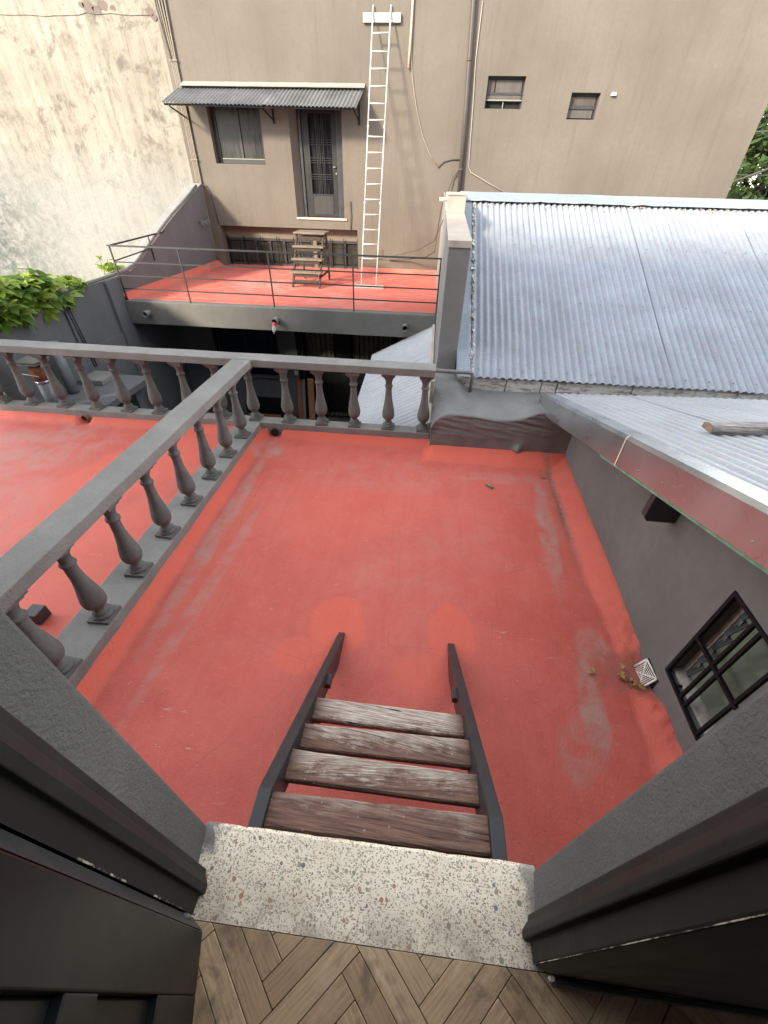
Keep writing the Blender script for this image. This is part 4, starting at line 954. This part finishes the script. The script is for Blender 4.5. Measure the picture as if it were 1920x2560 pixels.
cable([(-.69, F-.02, 4.5), (-.64, F-.02, 4.05), (-.52, F-.02, 3.6), (-.36, F-.02, 3.2), (-.2, F-.02, 2.95), (-.02, F-.02, 2.76)], .006, 'wire_pale', 'thin pale cable sagging from the peeling pipe across the beige wall')
cable([(.0, F-.02, 2.72), (.12, F-.02, 2.82), (.3, F-.02, 2.86), (.47, F-.02, 2.86)], .009, 'wire', 'short dark cable running left from the downpipe')
cable([(.56, F-.02, 5.0), (.555, F-.02, 4.3), (.60, F-.02, 3.7), (.63, F-.02, 3.2), (.66, F-.02, 2.75), (.72, F-.02, 2.66), (1.1, F-.03, 2.5), (1.6, F-.05, 2.30)], .009, 'wire_pale', 'pale cable beside the downpipe bending right above the blue roof')
cable([(.5, F-.03, 2.72), (.34, F-.05, 2.55), (.26, F-.1, 2.3), (.15, F-.4, 2.05), (.1, F-.8, 1.6), (.08, F-1.0, 1.3), (-.1, F-.6, 1.15), (-.55, F-.1, 1.02), (-1.0, F-.03, .98)], .011, 'wire', 'dark cable loop hanging beside the gable wall over the far terrace')
cable([(.16, 8.2, 2.0), (.05, 9.4, 1.6), (-.3, 10.8, 1.28), (-1.2, F-.03, 1.0), (-1.75, F-.03, .98)], .006, 'wire', 'thin wire strung low across the beige wall behind the ladder')
tag(MB().tube([(-1.93, F-.02, 2.10), (-1.925, F-.03, 1.85), (-1.935, F-.02, 1.57)], .01, 6).build('conduit', 'wire'), 'short dark conduit on the wall right of the iron door', 'pipe')
vt = thing('wall_vent', (-1.2, F-.02, 1.1), 'small ribbed vent low on the wall behind the ladder', 'vent')
B(-1.34, -1.16, F-.012, F-.002, 1.04, 1.22).build('frame', 'beige_dark', vt)
for i in range(6): B(-1.33, -1.17, F-.02, F-.0125, 1.055+i*.026, 1.066+i*.026).build('slat', 'beige', vt)

# ------------------------------------------------------------------ white ladder
la = thing('ladder', (-1.25, 9.55, .72), 'tall white metal ladder leaning on the beige wall', 'ladder')
LB, LT = Vector((0, 9.55, .76)), Vector((0, 11.42, 4.83)); ld = LT-LB
for xb, xt in ((-1.415, -1.415), (-1.095, -1.085)):
    cuts = (0, .335, .62, 1.03)
    for a, b in zip(cuts, cuts[1:]):
        pa, pb = LB+ld*a, LB+ld*b; MB().tube([(xb+(xt-xb)*a, pa.y, pa.z), (xb+(xt-xb)*b, pb.y, pb.z)], .014, 8).build('stile', 'ladder_paint', la)
    for a in (.335, .62): p = LB+ld*a; MB().tube([(xb, p.y, p.z-.02), (xb, p.y+.01, p.z+.02)], .021, 8).build('coupling', 'ladder_paint', la)
for v in (80.8, 131, 181, 226.7, 271, 315, 357, 398.5, 438.6, 477.8, 515.7, 553.7, 590, 625, 659, 693):
    pass
for i in range(16):
    t = .052+i*.0592; p = LB+ld*t; MB().tube([(-1.415, p.y, p.z), (-1.09, p.y, p.z+random.uniform(-.006, .006))], .0125, 8).build('rung', 'ladder_paint', la)
B(-1.60, -.90, F-.06, F-.005, 4.74, 4.86).build('top_board', 'ladder_paint', la, .006)
B(-1.565, -.925, 9.45, 9.57, .72, .762).build('foot_board', 'ladder_paint', la, .006)

# ------------------------------------------------------------------ step stool on the far terrace
so = thing('step_stool', (-2.52, 9.6, .72), 'old wooden step stool with three treads and a top on the far terrace', 'step stool')
xl, xr = -2.82, -2.22
for x in (xl+.02, xr-.02):
    MB().bar((x, 9.2, .725), (x, 9.86, 1.60), .035, .055, (0, 1, 0)).build('leg', 'stool_dark', so); MB().bar((x, 10.22, .725), (x, 10.10, 1.60), .035, .045, (0, 1, 0)).build('leg', 'stool_dark', so)
    MB().bar((x, 9.32, .9), (x, 10.2, .9), .025, .035).build('side_rail', 'stool_dark', so)
for y0, y1, z in ((9.22, 9.46, 1.0), (9.40, 9.62, 1.205), (9.56, 9.78, 1.41)):
    B(xl-.02, xr+.02, y0, y1, z-.03, z).build('tread', 'stool_wood', so, .004)
    B(xl+.04, xr-.04, y0+.03, y0+.05, z-.09, z-.031).build('apron', 'stool_dark', so)
B(xl-.02, xr+.03, 9.72, 10.26, 1.60, 1.63).build('seat', 'stool_wood', so, .004)
B(xl+.04, xr-.04, 9.25, 9.28, .80, .85).build('stretcher', 'stool_dark', so)
for i in (0, 1): MB().bar((xl+.05, 9.80+i*.3, 1.52), (xr-.05, 9.80+i*.3, 1.52), .03, .07).build('apron', 'stool_dark', so)

# ------------------------------------------------------------------ shaded courtyard below the far terrace
CY = 8.8
cw = thing('courtyard_front', (-2.5, CY, -2), 'shaded grey ground floor wall under the far terrace', 'wall')
m = MB().prism([(-5.39, -2), (-2.72, -2), (-2.72, .45), (-3.16, .45), (-3.16, -1.02), (-4.60, -1.02), (-4.60, .45), (-5.39, .45)], 'y', CY, CY+.2)
m.build('wall', 'grey_court', cw); B(-.55, .17, CY, CY+.2, -2, .45).build('wall', 'grey_court', cw)
bwn = B(-4.60, -3.16, CY+.1, CY+.12, -1.02, .45).build('window', 'curtain_blue', cw)
for x in (-4.58, -4.50, -3.88, -3.19): B(x-.025, x+.025, CY+.02, CY+.09, -1.02, .449).build('frame', 'shutter_dark' if x < -4.55 else 'frame_far', bwn)
B(-4.6, -3.16, CY+.02, CY+.09, -1.02, -.97).build('frame', 'shutter_dark', bwn)
for i in range(10): x = -4.55+i*.15; MB().tube([(x, CY-.06, -1.0), (x, CY-.06, .4)], .008, 6).build('bar', 'black_metal', bwn)
for z in (-.92, -.3): MB().bar((-4.6, CY-.065, z), (-3.16, CY-.065, z), .02, .012).build('bar', 'black_metal', bwn)
B(-4.66, -3.10, CY-.09, CY-.001, -1.06, -1.021).build('sill', 'grey_court', cw, .005)
gt_ = thing('barred_gate', (-1.6, CY, -2), 'tall black barred gate in the shade under the far terrace', 'gate')
for x in (-2.71, -2.62, -.57): B(x-.03, x+.03, CY-.03, CY+.03, -2, .445).build('frame', 'black_metal', gt_)
for i in range(19): x = -2.52+i*.105; MB().tube([(x, CY, -1.95), (x, CY, .44)], .009, 6).build('bar', 'black_metal', gt_)
for z in (-1.93, -1.1, .30): MB().bar((-2.62, CY, z), (-.57, CY, z), .03, .02).build('cross_bar', 'black_metal', gt_)
B(-2.7, -.55, CY+.35, CY+.40, -2, -.9).build('back_panel', 'shutter_dark', gt_)
for a, b, mt in ((-2.6, -2.0, 'curtain_tan'), (-1.95, -1.6, 'shutter_dark'), (-1.55, -.7, 'curtain_tan')): B(a, b, CY+.32, CY+.345, -.88, .44).build('glazing', mt, gt_)
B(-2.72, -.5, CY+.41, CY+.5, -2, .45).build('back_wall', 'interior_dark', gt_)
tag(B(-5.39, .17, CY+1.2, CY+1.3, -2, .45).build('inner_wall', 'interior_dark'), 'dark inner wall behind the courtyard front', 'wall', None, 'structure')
sw = thing('light_switch', (-2.82, CY-.02, -.93), 'white light switch plate on the shaded grey wall', 'switch')
B(-2.865, -2.775, CY-.015, CY-.001, -.98, -.88).build('plate', 'white_plastic', sw, .004)
for i in range(2): B(-2.845+i*.03, -2.825+i*.03, CY-.02, CY-.0155, -.945, -.915).build('rocker', 'bone_plastic', sw)
for x0, x1, yb, zt_, mt, lab in ((-2.80, -2.70, .28, -1.08, 'terracotta', 'dull red plank with bright red end leaning by the gate'), (-2.56, -2.42, .22, -1.02, 'orange_wood', 'orange brown plank leaning on the barred gate')):
    p = thing('leaning_plank', ((x0+x1)/2, CY-yb, -2), lab, 'plank', 'planks by the gate')
    MB().bar(((x0+x1)/2, CY-yb, -2), ((x0+x1)/2, CY-.06, zt_), x1-x0, .03, (0, 1, 0)).build('plank', mt, p)
    if mt == 'terracotta':
        MB().bar(((x0+x1)/2, CY-.075, zt_-.05), ((x0+x1)/2, CY-.061, zt_+.003), x1-x0+.004, .034, (0, 1, 0)).build('painted_end', 'red_end', p)
        MB().bar((x1+.045, CY-yb, -2), (x1+.045, CY-.06, zt_+.03), .07, .02, (0, 1, 0)).build('batten', 'pipe_grey', p)
MB_ = thing('grill_box', (-3.3, 8.1, -2), 'open black metal barbecue box with rusty edge in the courtyard', 'barbecue')
gx0, gx1, gy0, gy1, gz0, gz1 = -3.75, -2.98, 7.9, 8.35, -1.75, -1.35
for q in ((gx0, gx1, gy1-.012, gy1, gz0, gz1), (gx0, gx0+.012, gy0, gy1-.013, gz0, gz1), (gx1-.012, gx1, gy0, gy1-.013, gz0, gz1), (gx0+.013, gx1-.013, gy0, gy1-.013, gz0, gz0+.012)): B(*q).build('side_plate', 'black_metal', MB_)
B(gx0+.013, gx1-.013, gy0, gy0+.012, gz0+.013, gz0+.2).build('front_plate', 'rust', MB_)
for i in range(8): MB().bar((gx0+.02, gy0+.04+i*.05, gz0+.25), (gx1-.02, gy0+.04+i*.05, gz0+.25), .008, .008).build('grate_bar', 'black_metal', MB_)
for x in (gx0+.03, gx1-.03):
    for yy in (gy0+.03, gy1-.03): MB().bar((x, yy, -2), (x, yy, gz0), .025, .025).build('leg', 'black_metal', MB_)
for i in range(5):
    a = Vector((-3.2+.09*i, 7.7+.05*(i % 3), -1.72+.02*i)); MB().tube([a, a+Vector((.22, .12*(-1)**i, .05))], .025, 6).build('firewood', 'rust', MB_)
# low corrugated lean-to roof beside the gable wall
lr = thing('lean_to_roof', (-.4, 6, 0), 'low white corrugated lean-to roof seen through the balusters', 'roof')
def lz(x, y): return .538+.512*(x-.118)+.169*(y-7.3)
def lxe(y): return -.91-.0547*(7.3-y)
for k, (ya, yb) in enumerate(((4.55, 5.49), (5.47, 6.42), (6.40, 7.33))):
    def fn(u, v, h, k=k):
        x = lxe(u)+(.15-lxe(u))*v; return (x, u, lz(x, u)+h+.003*k+.003*ns(u*3, v*4))
    m_ = corr(ya, yb, .0863, .015, fn, 8, 12); m_.f = [tuple(reversed(f)) for f in m_.f]; m_.build('roof_sheet', 'roof_white', lr)
for dx in (.05, .7): MB().bar((lxe(4.6)+dx, 4.6, lz(lxe(4.6)+dx, 4.6)-.06), (lxe(7.3)+dx, 7.3, lz(lxe(7.3)+dx, 7.3)-.06), .05, .05).build('purlin', 'stool_dark', lr)
MB().bar((lxe(7.33), 7.335, lz(lxe(7.33), 7.33)+.01), (.15, 7.335, lz(.15, 7.33)+.01), .02, .03).build('edge_strip', 'cap_paint', lr)
MB().bar((.148, 4.6, lz(.148, 4.6)+.03), (.148, 7.33, lz(.148, 7.33)+.03), .04, .05).build('wall_strip', 'cap_paint', lr)
for yy in (4.7, 7.2): MB().bar((lxe(yy)+.05, yy, -2), (lxe(yy)+.05, yy, lz(lxe(yy)+.05, yy)-.085), .05, .05).build('post', 'black_metal', lr)
# oven hood slab, stove pipe and chimney on the left
ov = thing('oven_slab', (-4.9, 5.6, -2), 'grey masonry oven with a flat slab top against the boundary wall', 'oven')
B(-5.365, -4.45, 4.75, 6.12, -.20, -.10).build('slab', 'grey_court', ov, .008); B(-5.365, -4.62, 4.9, 6.0, -2, -.205).build('body', 'grey_court', ov)
B(-4.62, -4.5, 5.15, 5.7, -1.2, -.21).build('mouth', 'interior_dark', ov)
tag(B(-5.30, -4.92, 5.62, 6.02, -.098, -.02).build('paving_block', 'grey_rail', bevel=.008), 'flat grey block lying on the oven slab', 'block')
tag(MB().tube([(-5.22, 5.40, .62), (-5.2, 5.36, .3), (-5.18, 5.32, -.09)], .075, 14).build('stove_pipe', 'pvc_grey'), 'thick pale blue grey pipe standing on the oven slab', 'pipe')
ch = thing('chimney', (-4.95, 4.68, -.6), 'grey metal chimney with rusty top and flat cap behind the balusters', 'chimney')
MB().tube([(-4.93, 4.68, -.1), (-4.93, 4.68, .34)], .08, 16).build('flue', 'pvc_grey', ch); MB().tube([(-4.93, 4.68, .345), (-4.93, 4.68, .53)], .083, 16).build('rusty_top', 'rust', ch)
MB().tube([(-4.93, 4.68, .33), (-4.93, 4.68, .36)], .087, 16).build('collar', 'flash_zinc', ch); B(-5.07, -4.80, 4.56, 4.80, .58, .595).build('cap', 'pipe_grey', ch); B(-5.08, -4.79, 4.55, 4.81, .61, .622).build('cap', 'pipe_grey', ch)
for a in (-1, 1): B(-4.93+a*.06-.006, -4.93+a*.06+.006, 4.675, 4.685, .52, .612).build('stay', 'black_metal', ch)
tag(MB().tube([(-5.2, 4.6, .47), (-4.85, 4.58, .44)], .006, 6).build('rod', 'white_plastic'), 'thin white rod across the rusty chimney', 'rod')
tag(MB().tube([(-4.62, 4.62, -.12), (-4.35, 4.85, -.1)], .07, 12).build('pipe', 'bone_plastic'), 'short pale pipe at the edge of the oven slab', 'pipe')

# ------------------------------------------------------------------ climbing plant on the boundary wall
def leaflet(m, base, d, up, L, W):
    d = d.normalized(); s_ = d.cross(up).normalized(); n_ = s_.cross(d)
    prof = ((0, .06), (.15, .5), (.35, .95), (.55, 1.0), (.75, .7), (.9, .3), (1, .02)); vs = []
    for t, w_ in prof:
        c = base + d*(L*t) - n_*(.22*L*t*t); vs += [c - s_*(W*w_) + n_*(W*w_*.35), c, c + s_*(W*w_) + n_*(W*w_*.35)]
    m.add(vs, [(i*3+j, i*3+j+1, i*3+j+4, i*3+j+3) for i in range(len(prof)-1) for j in (0, 1)], True)
LEAF = []
for v_ in range(4):
    m = MB()
    for a, L in ((0, .17), (.85, .145), (-.85, .145), (1.7, .10), (-1.7, .10)):
        a += random.uniform(-.15, .15); leaflet(m, Vector((0, 0, 0)), Vector((math.sin(a), math.cos(a), random.uniform(-.1, .2))), Vector((0, 0, 1)), L*random.uniform(.85, 1.1), L*.235)
    m.tube([(0, 0, 0), (0, -.06, -.03)], .003, 5); LEAF.append(m.mesh('leaf')); LEAF[-1].materials.append(MT['leaf'])
vn = thing('climbing_plant', (-5.5, 5.6, 1.0), 'bright green creeper spilling over the left boundary wall', 'plant')
for i in range(13):
    y0 = 4.35+i*.19; pts = [(-5.7, y0, .6)]
    for k in range(6): pts.append((-5.68+.05*k+random.uniform(-.04, .04), y0+k*.07+random.uniform(-.05, .05), .95+.10*k-.018*k*k+random.uniform(-.03, .03)))
    MB().tube(pts, [.012-.0013*k for k in range(7)], 5).build('stem', 'stem', vn)
for i in range(300):
    y = random.triangular(4.15, 6.95, 5.2); hgt = .36*(1-max(0, (y-5.9))/1.3)*(.7+.3*random.random()); u = random.random()
    if i < 60: x = random.uniform(-5.42, -5.28); z = random.uniform(.93, 1.15) if y < 6.2 else random.uniform(1.05, 1.18)
    else: x = random.uniform(-5.78, -5.36); z = 1.08+hgt*math.sqrt(u)*(1-abs(x+5.58)*1.2)
    s_ = random.choice((.55, .8, 1.0, 1.25, 1.5))*random.uniform(.85, 1.1)*(1 if y < 6.2 else .75)
    fwd = random.uniform(-1.0, 1.0)
    piece('leaf', random.choice(LEAF), None, vn, (x, y, z), (random.uniform(-.9, .3), random.uniform(-.3, .7), R(-90)+fwd*1.3), (s_, s_, s_))
LY = MB(); 
for a in (-.9, .9, -.5, .5, 0): leaflet(LY, Vector((0, 0, .0)), Vector((math.sin(a), math.cos(a), .1)), Vector((0, 0, 1)), .10, .022)
LYM = LY.mesh('leaf'); LYM.materials.append(MT['leaf_young'])
pl = thing('young_plant', (-5.65, 7.75, 1.0), 'small light green shoot growing above the wall at the railing corner', 'plant')
for k in range(3):
    top = Vector((-5.66+.03*k, 7.55+.16*k, 1.38-.08*k)); MB().tube([(-5.68, 7.6+.1*k, .9), (-5.67, 7.57+.13*k, 1.15), top], [.008, .006, .004], 5).build('stem', 'stem', pl)
    for j in range(9):
        t = random.random(); p = Vector((-5.67, 7.58+.14*k, 1.08)).lerp(top, t)+Vector((random.uniform(-.06, .06), random.uniform(-.09, .09), 0)); s_ = random.uniform(.7, 1.1)
        piece('leaf', LYM, None, pl, p, (random.uniform(-1.3, .2), random.uniform(-.4, .4), random.uniform(0, 6.3)), (s_, s_, s_))

# ------------------------------------------------------------------ street tree and cables past the right corner
tr = thing('street_tree', (20, 34, -2), 'dense green street tree past the right corner of the beige building', 'tree')
MB().tube([(20, 34, -2), (20.1, 34, 0), (19.8, 33.8, 2.5), (20.2, 34, 5)], [.35, .28, .22, .1], 10).build('trunk', 'bark', tr)
for a in range(5): MB().tube([(20, 34, 1+.5*a), (20+2.2*math.cos(a*1.3), 34+2.2*math.sin(a*1.3), 3+.6*a)], [.13, .04], 6).build('limb', 'bark', tr)
m = MB(); cl = []
for i in range(260):
    a, b, r = random.uniform(0, 6.28), random.uniform(-1, 1), random.random()**.4
    cl.append((Vector((19+6*r*math.cos(a)*math.sqrt(1-b*b), 33+5*r*math.sin(a)*math.sqrt(1-b*b), 4.2+5.2*r*b)), random.uniform(.5, 1.1)))
for c, rr in cl:
    for j in range(110):
        d = Vector((random.gauss(0, 1), random.gauss(0, 1), random.gauss(0, .8))); d = d.normalized()*rr*random.random()**.35; p = c+d
        e1 = Vector((random.gauss(0, 1), random.gauss(0, 1), random.gauss(-.5, .7))).normalized(); e2 = e1.orthogonal().normalized(); L = random.uniform(.12, .26)
        m.add([p-e1*L, p+e2*L*.4, p+e1*L, p-e2*L*.4], [(0, 1, 2, 3)])
cr_ = m.build('crown', 'tree_leaf', tr); cr_['kind'] = 'stuff'
for i, (z0, z1, r, lab) in enumerate(((4.15, 4.6, .03, 'street cable crossing the tree, highest of the four'), (2.2, 4.2, .045, 'thick black street cable slanting across the tree'), (3.0, 3.1, .018, 'thin street cable, level, in the middle of the tree'), (1.9, 1.85, .018, 'thin street cable, lowest, just above the blue roof'))):
    cable([(10.5, 22.5, z0), (13, 22.5, (z0+z1)/2-.05), (17, 22.5, z1+.4*(z1-z0))], r, 'wire', lab, 'street cables')

# ------------------------------------------------------------------ small things on the terrace floor
def fz(x, y): return main_floor(x, y)[0]
tag(MB().tube([(.775, 3.555, fz(.775, 3.555)+.014), (.84, 3.485, fz(.84, 3.485)+.014)], .013, 10).build('tube_end', 'green_tube'), 'short green tube lying on the red floor', 'tube')
tag(B(-2.60, -2.50, 1.42, 1.52, 0.006, .10).build('wood_block', 'black_wood', bevel=.004), 'small black block on the left terrace behind the nearest baluster', 'block')
DL = MB(); leaflet(DL, Vector((0, 0, .004)), Vector((0, 1, .25)), Vector((.3, 0, 1)), .05, .014); leaflet(DL, Vector((0, 0, .004)), Vector((.8, .3, .3)), Vector((0, .3, 1)), .035, .01)
DLM = DL.mesh('fallen_leaf'); DLM.materials.append(MT['leaf_dry'])
spots = [(1.411, 3.748, 'curled dry leaf near the far corner by the zinc roof'), (1.277, 1.486, 'dry leaf alone on the floor left of the drain grate')]
for i in range(9): spots.append((1.50+random.uniform(-.05, .06), 1.50+random.uniform(-.09, .08), 'dry brown leaf in the heap at the white drain grate'))
for i, (x, y, lab) in enumerate(spots):
    o = piece('fallen_leaf', DLM, None, None, (x, y, fz(x, y)+.006+.004*max(0, i-2)*.6), (random.uniform(-.6, .6), random.uniform(-.6, .6), random.uniform(0, 6)), (1, 1, 1.6))
    tag(o, lab, 'leaf', 'dry leaves at the drain' if i > 1 else None)
m = MB()
for i in range(230):
    if i < 150: x, y = random.uniform(-1.75, 1.4), random.uniform(.4, 3.95)
    else: x, y = random.gauss(.6, .6), random.gauss(3.8, .12)
    if abs(x) > 1.8 or y > 4.05: continue
    z = fz(x, y)+.002; r = random.uniform(.0012, .0038); a = random.uniform(0, 6.3)
    m.add([(x+r*math.cos(a+k*1.57)*(1.6 if k % 2 else .8), y+r*math.sin(a+k*1.57)*(1.6 if k % 2 else .8), z+.002*(k == 1)) for k in range(4)], [(0, 1, 2, 3)])
tag(m.build('petal_litter', 'petal'), 'pale specks of fallen petals over the red floor', 'litter', None, 'stuff')
m = MB()
for i in range(900):
    t = random.random()**.7
    if i < 700: y = 3.9-1.1*t; x = wall_x(y)-.215+random.gauss(0, .018)
    else: x, y = random.uniform(-1.7, 1.4), random.uniform(.4, 3.9)
    z = fz(x, y)+.001; r = random.uniform(.0015, .004); a = random.uniform(0, 6.3)
    m.add([(x+r*math.cos(a+k*2.1), y+r*math.sin(a+k*2.1), z) for k in range(3)] + [(x, y, z+r)], [(0, 1, 3), (1, 2, 3), (2, 0, 3)])
tag(m.build('grit_litter', 'grit'), 'brown grit washed along the foot of the right wall', 'grit', None, 'stuff')
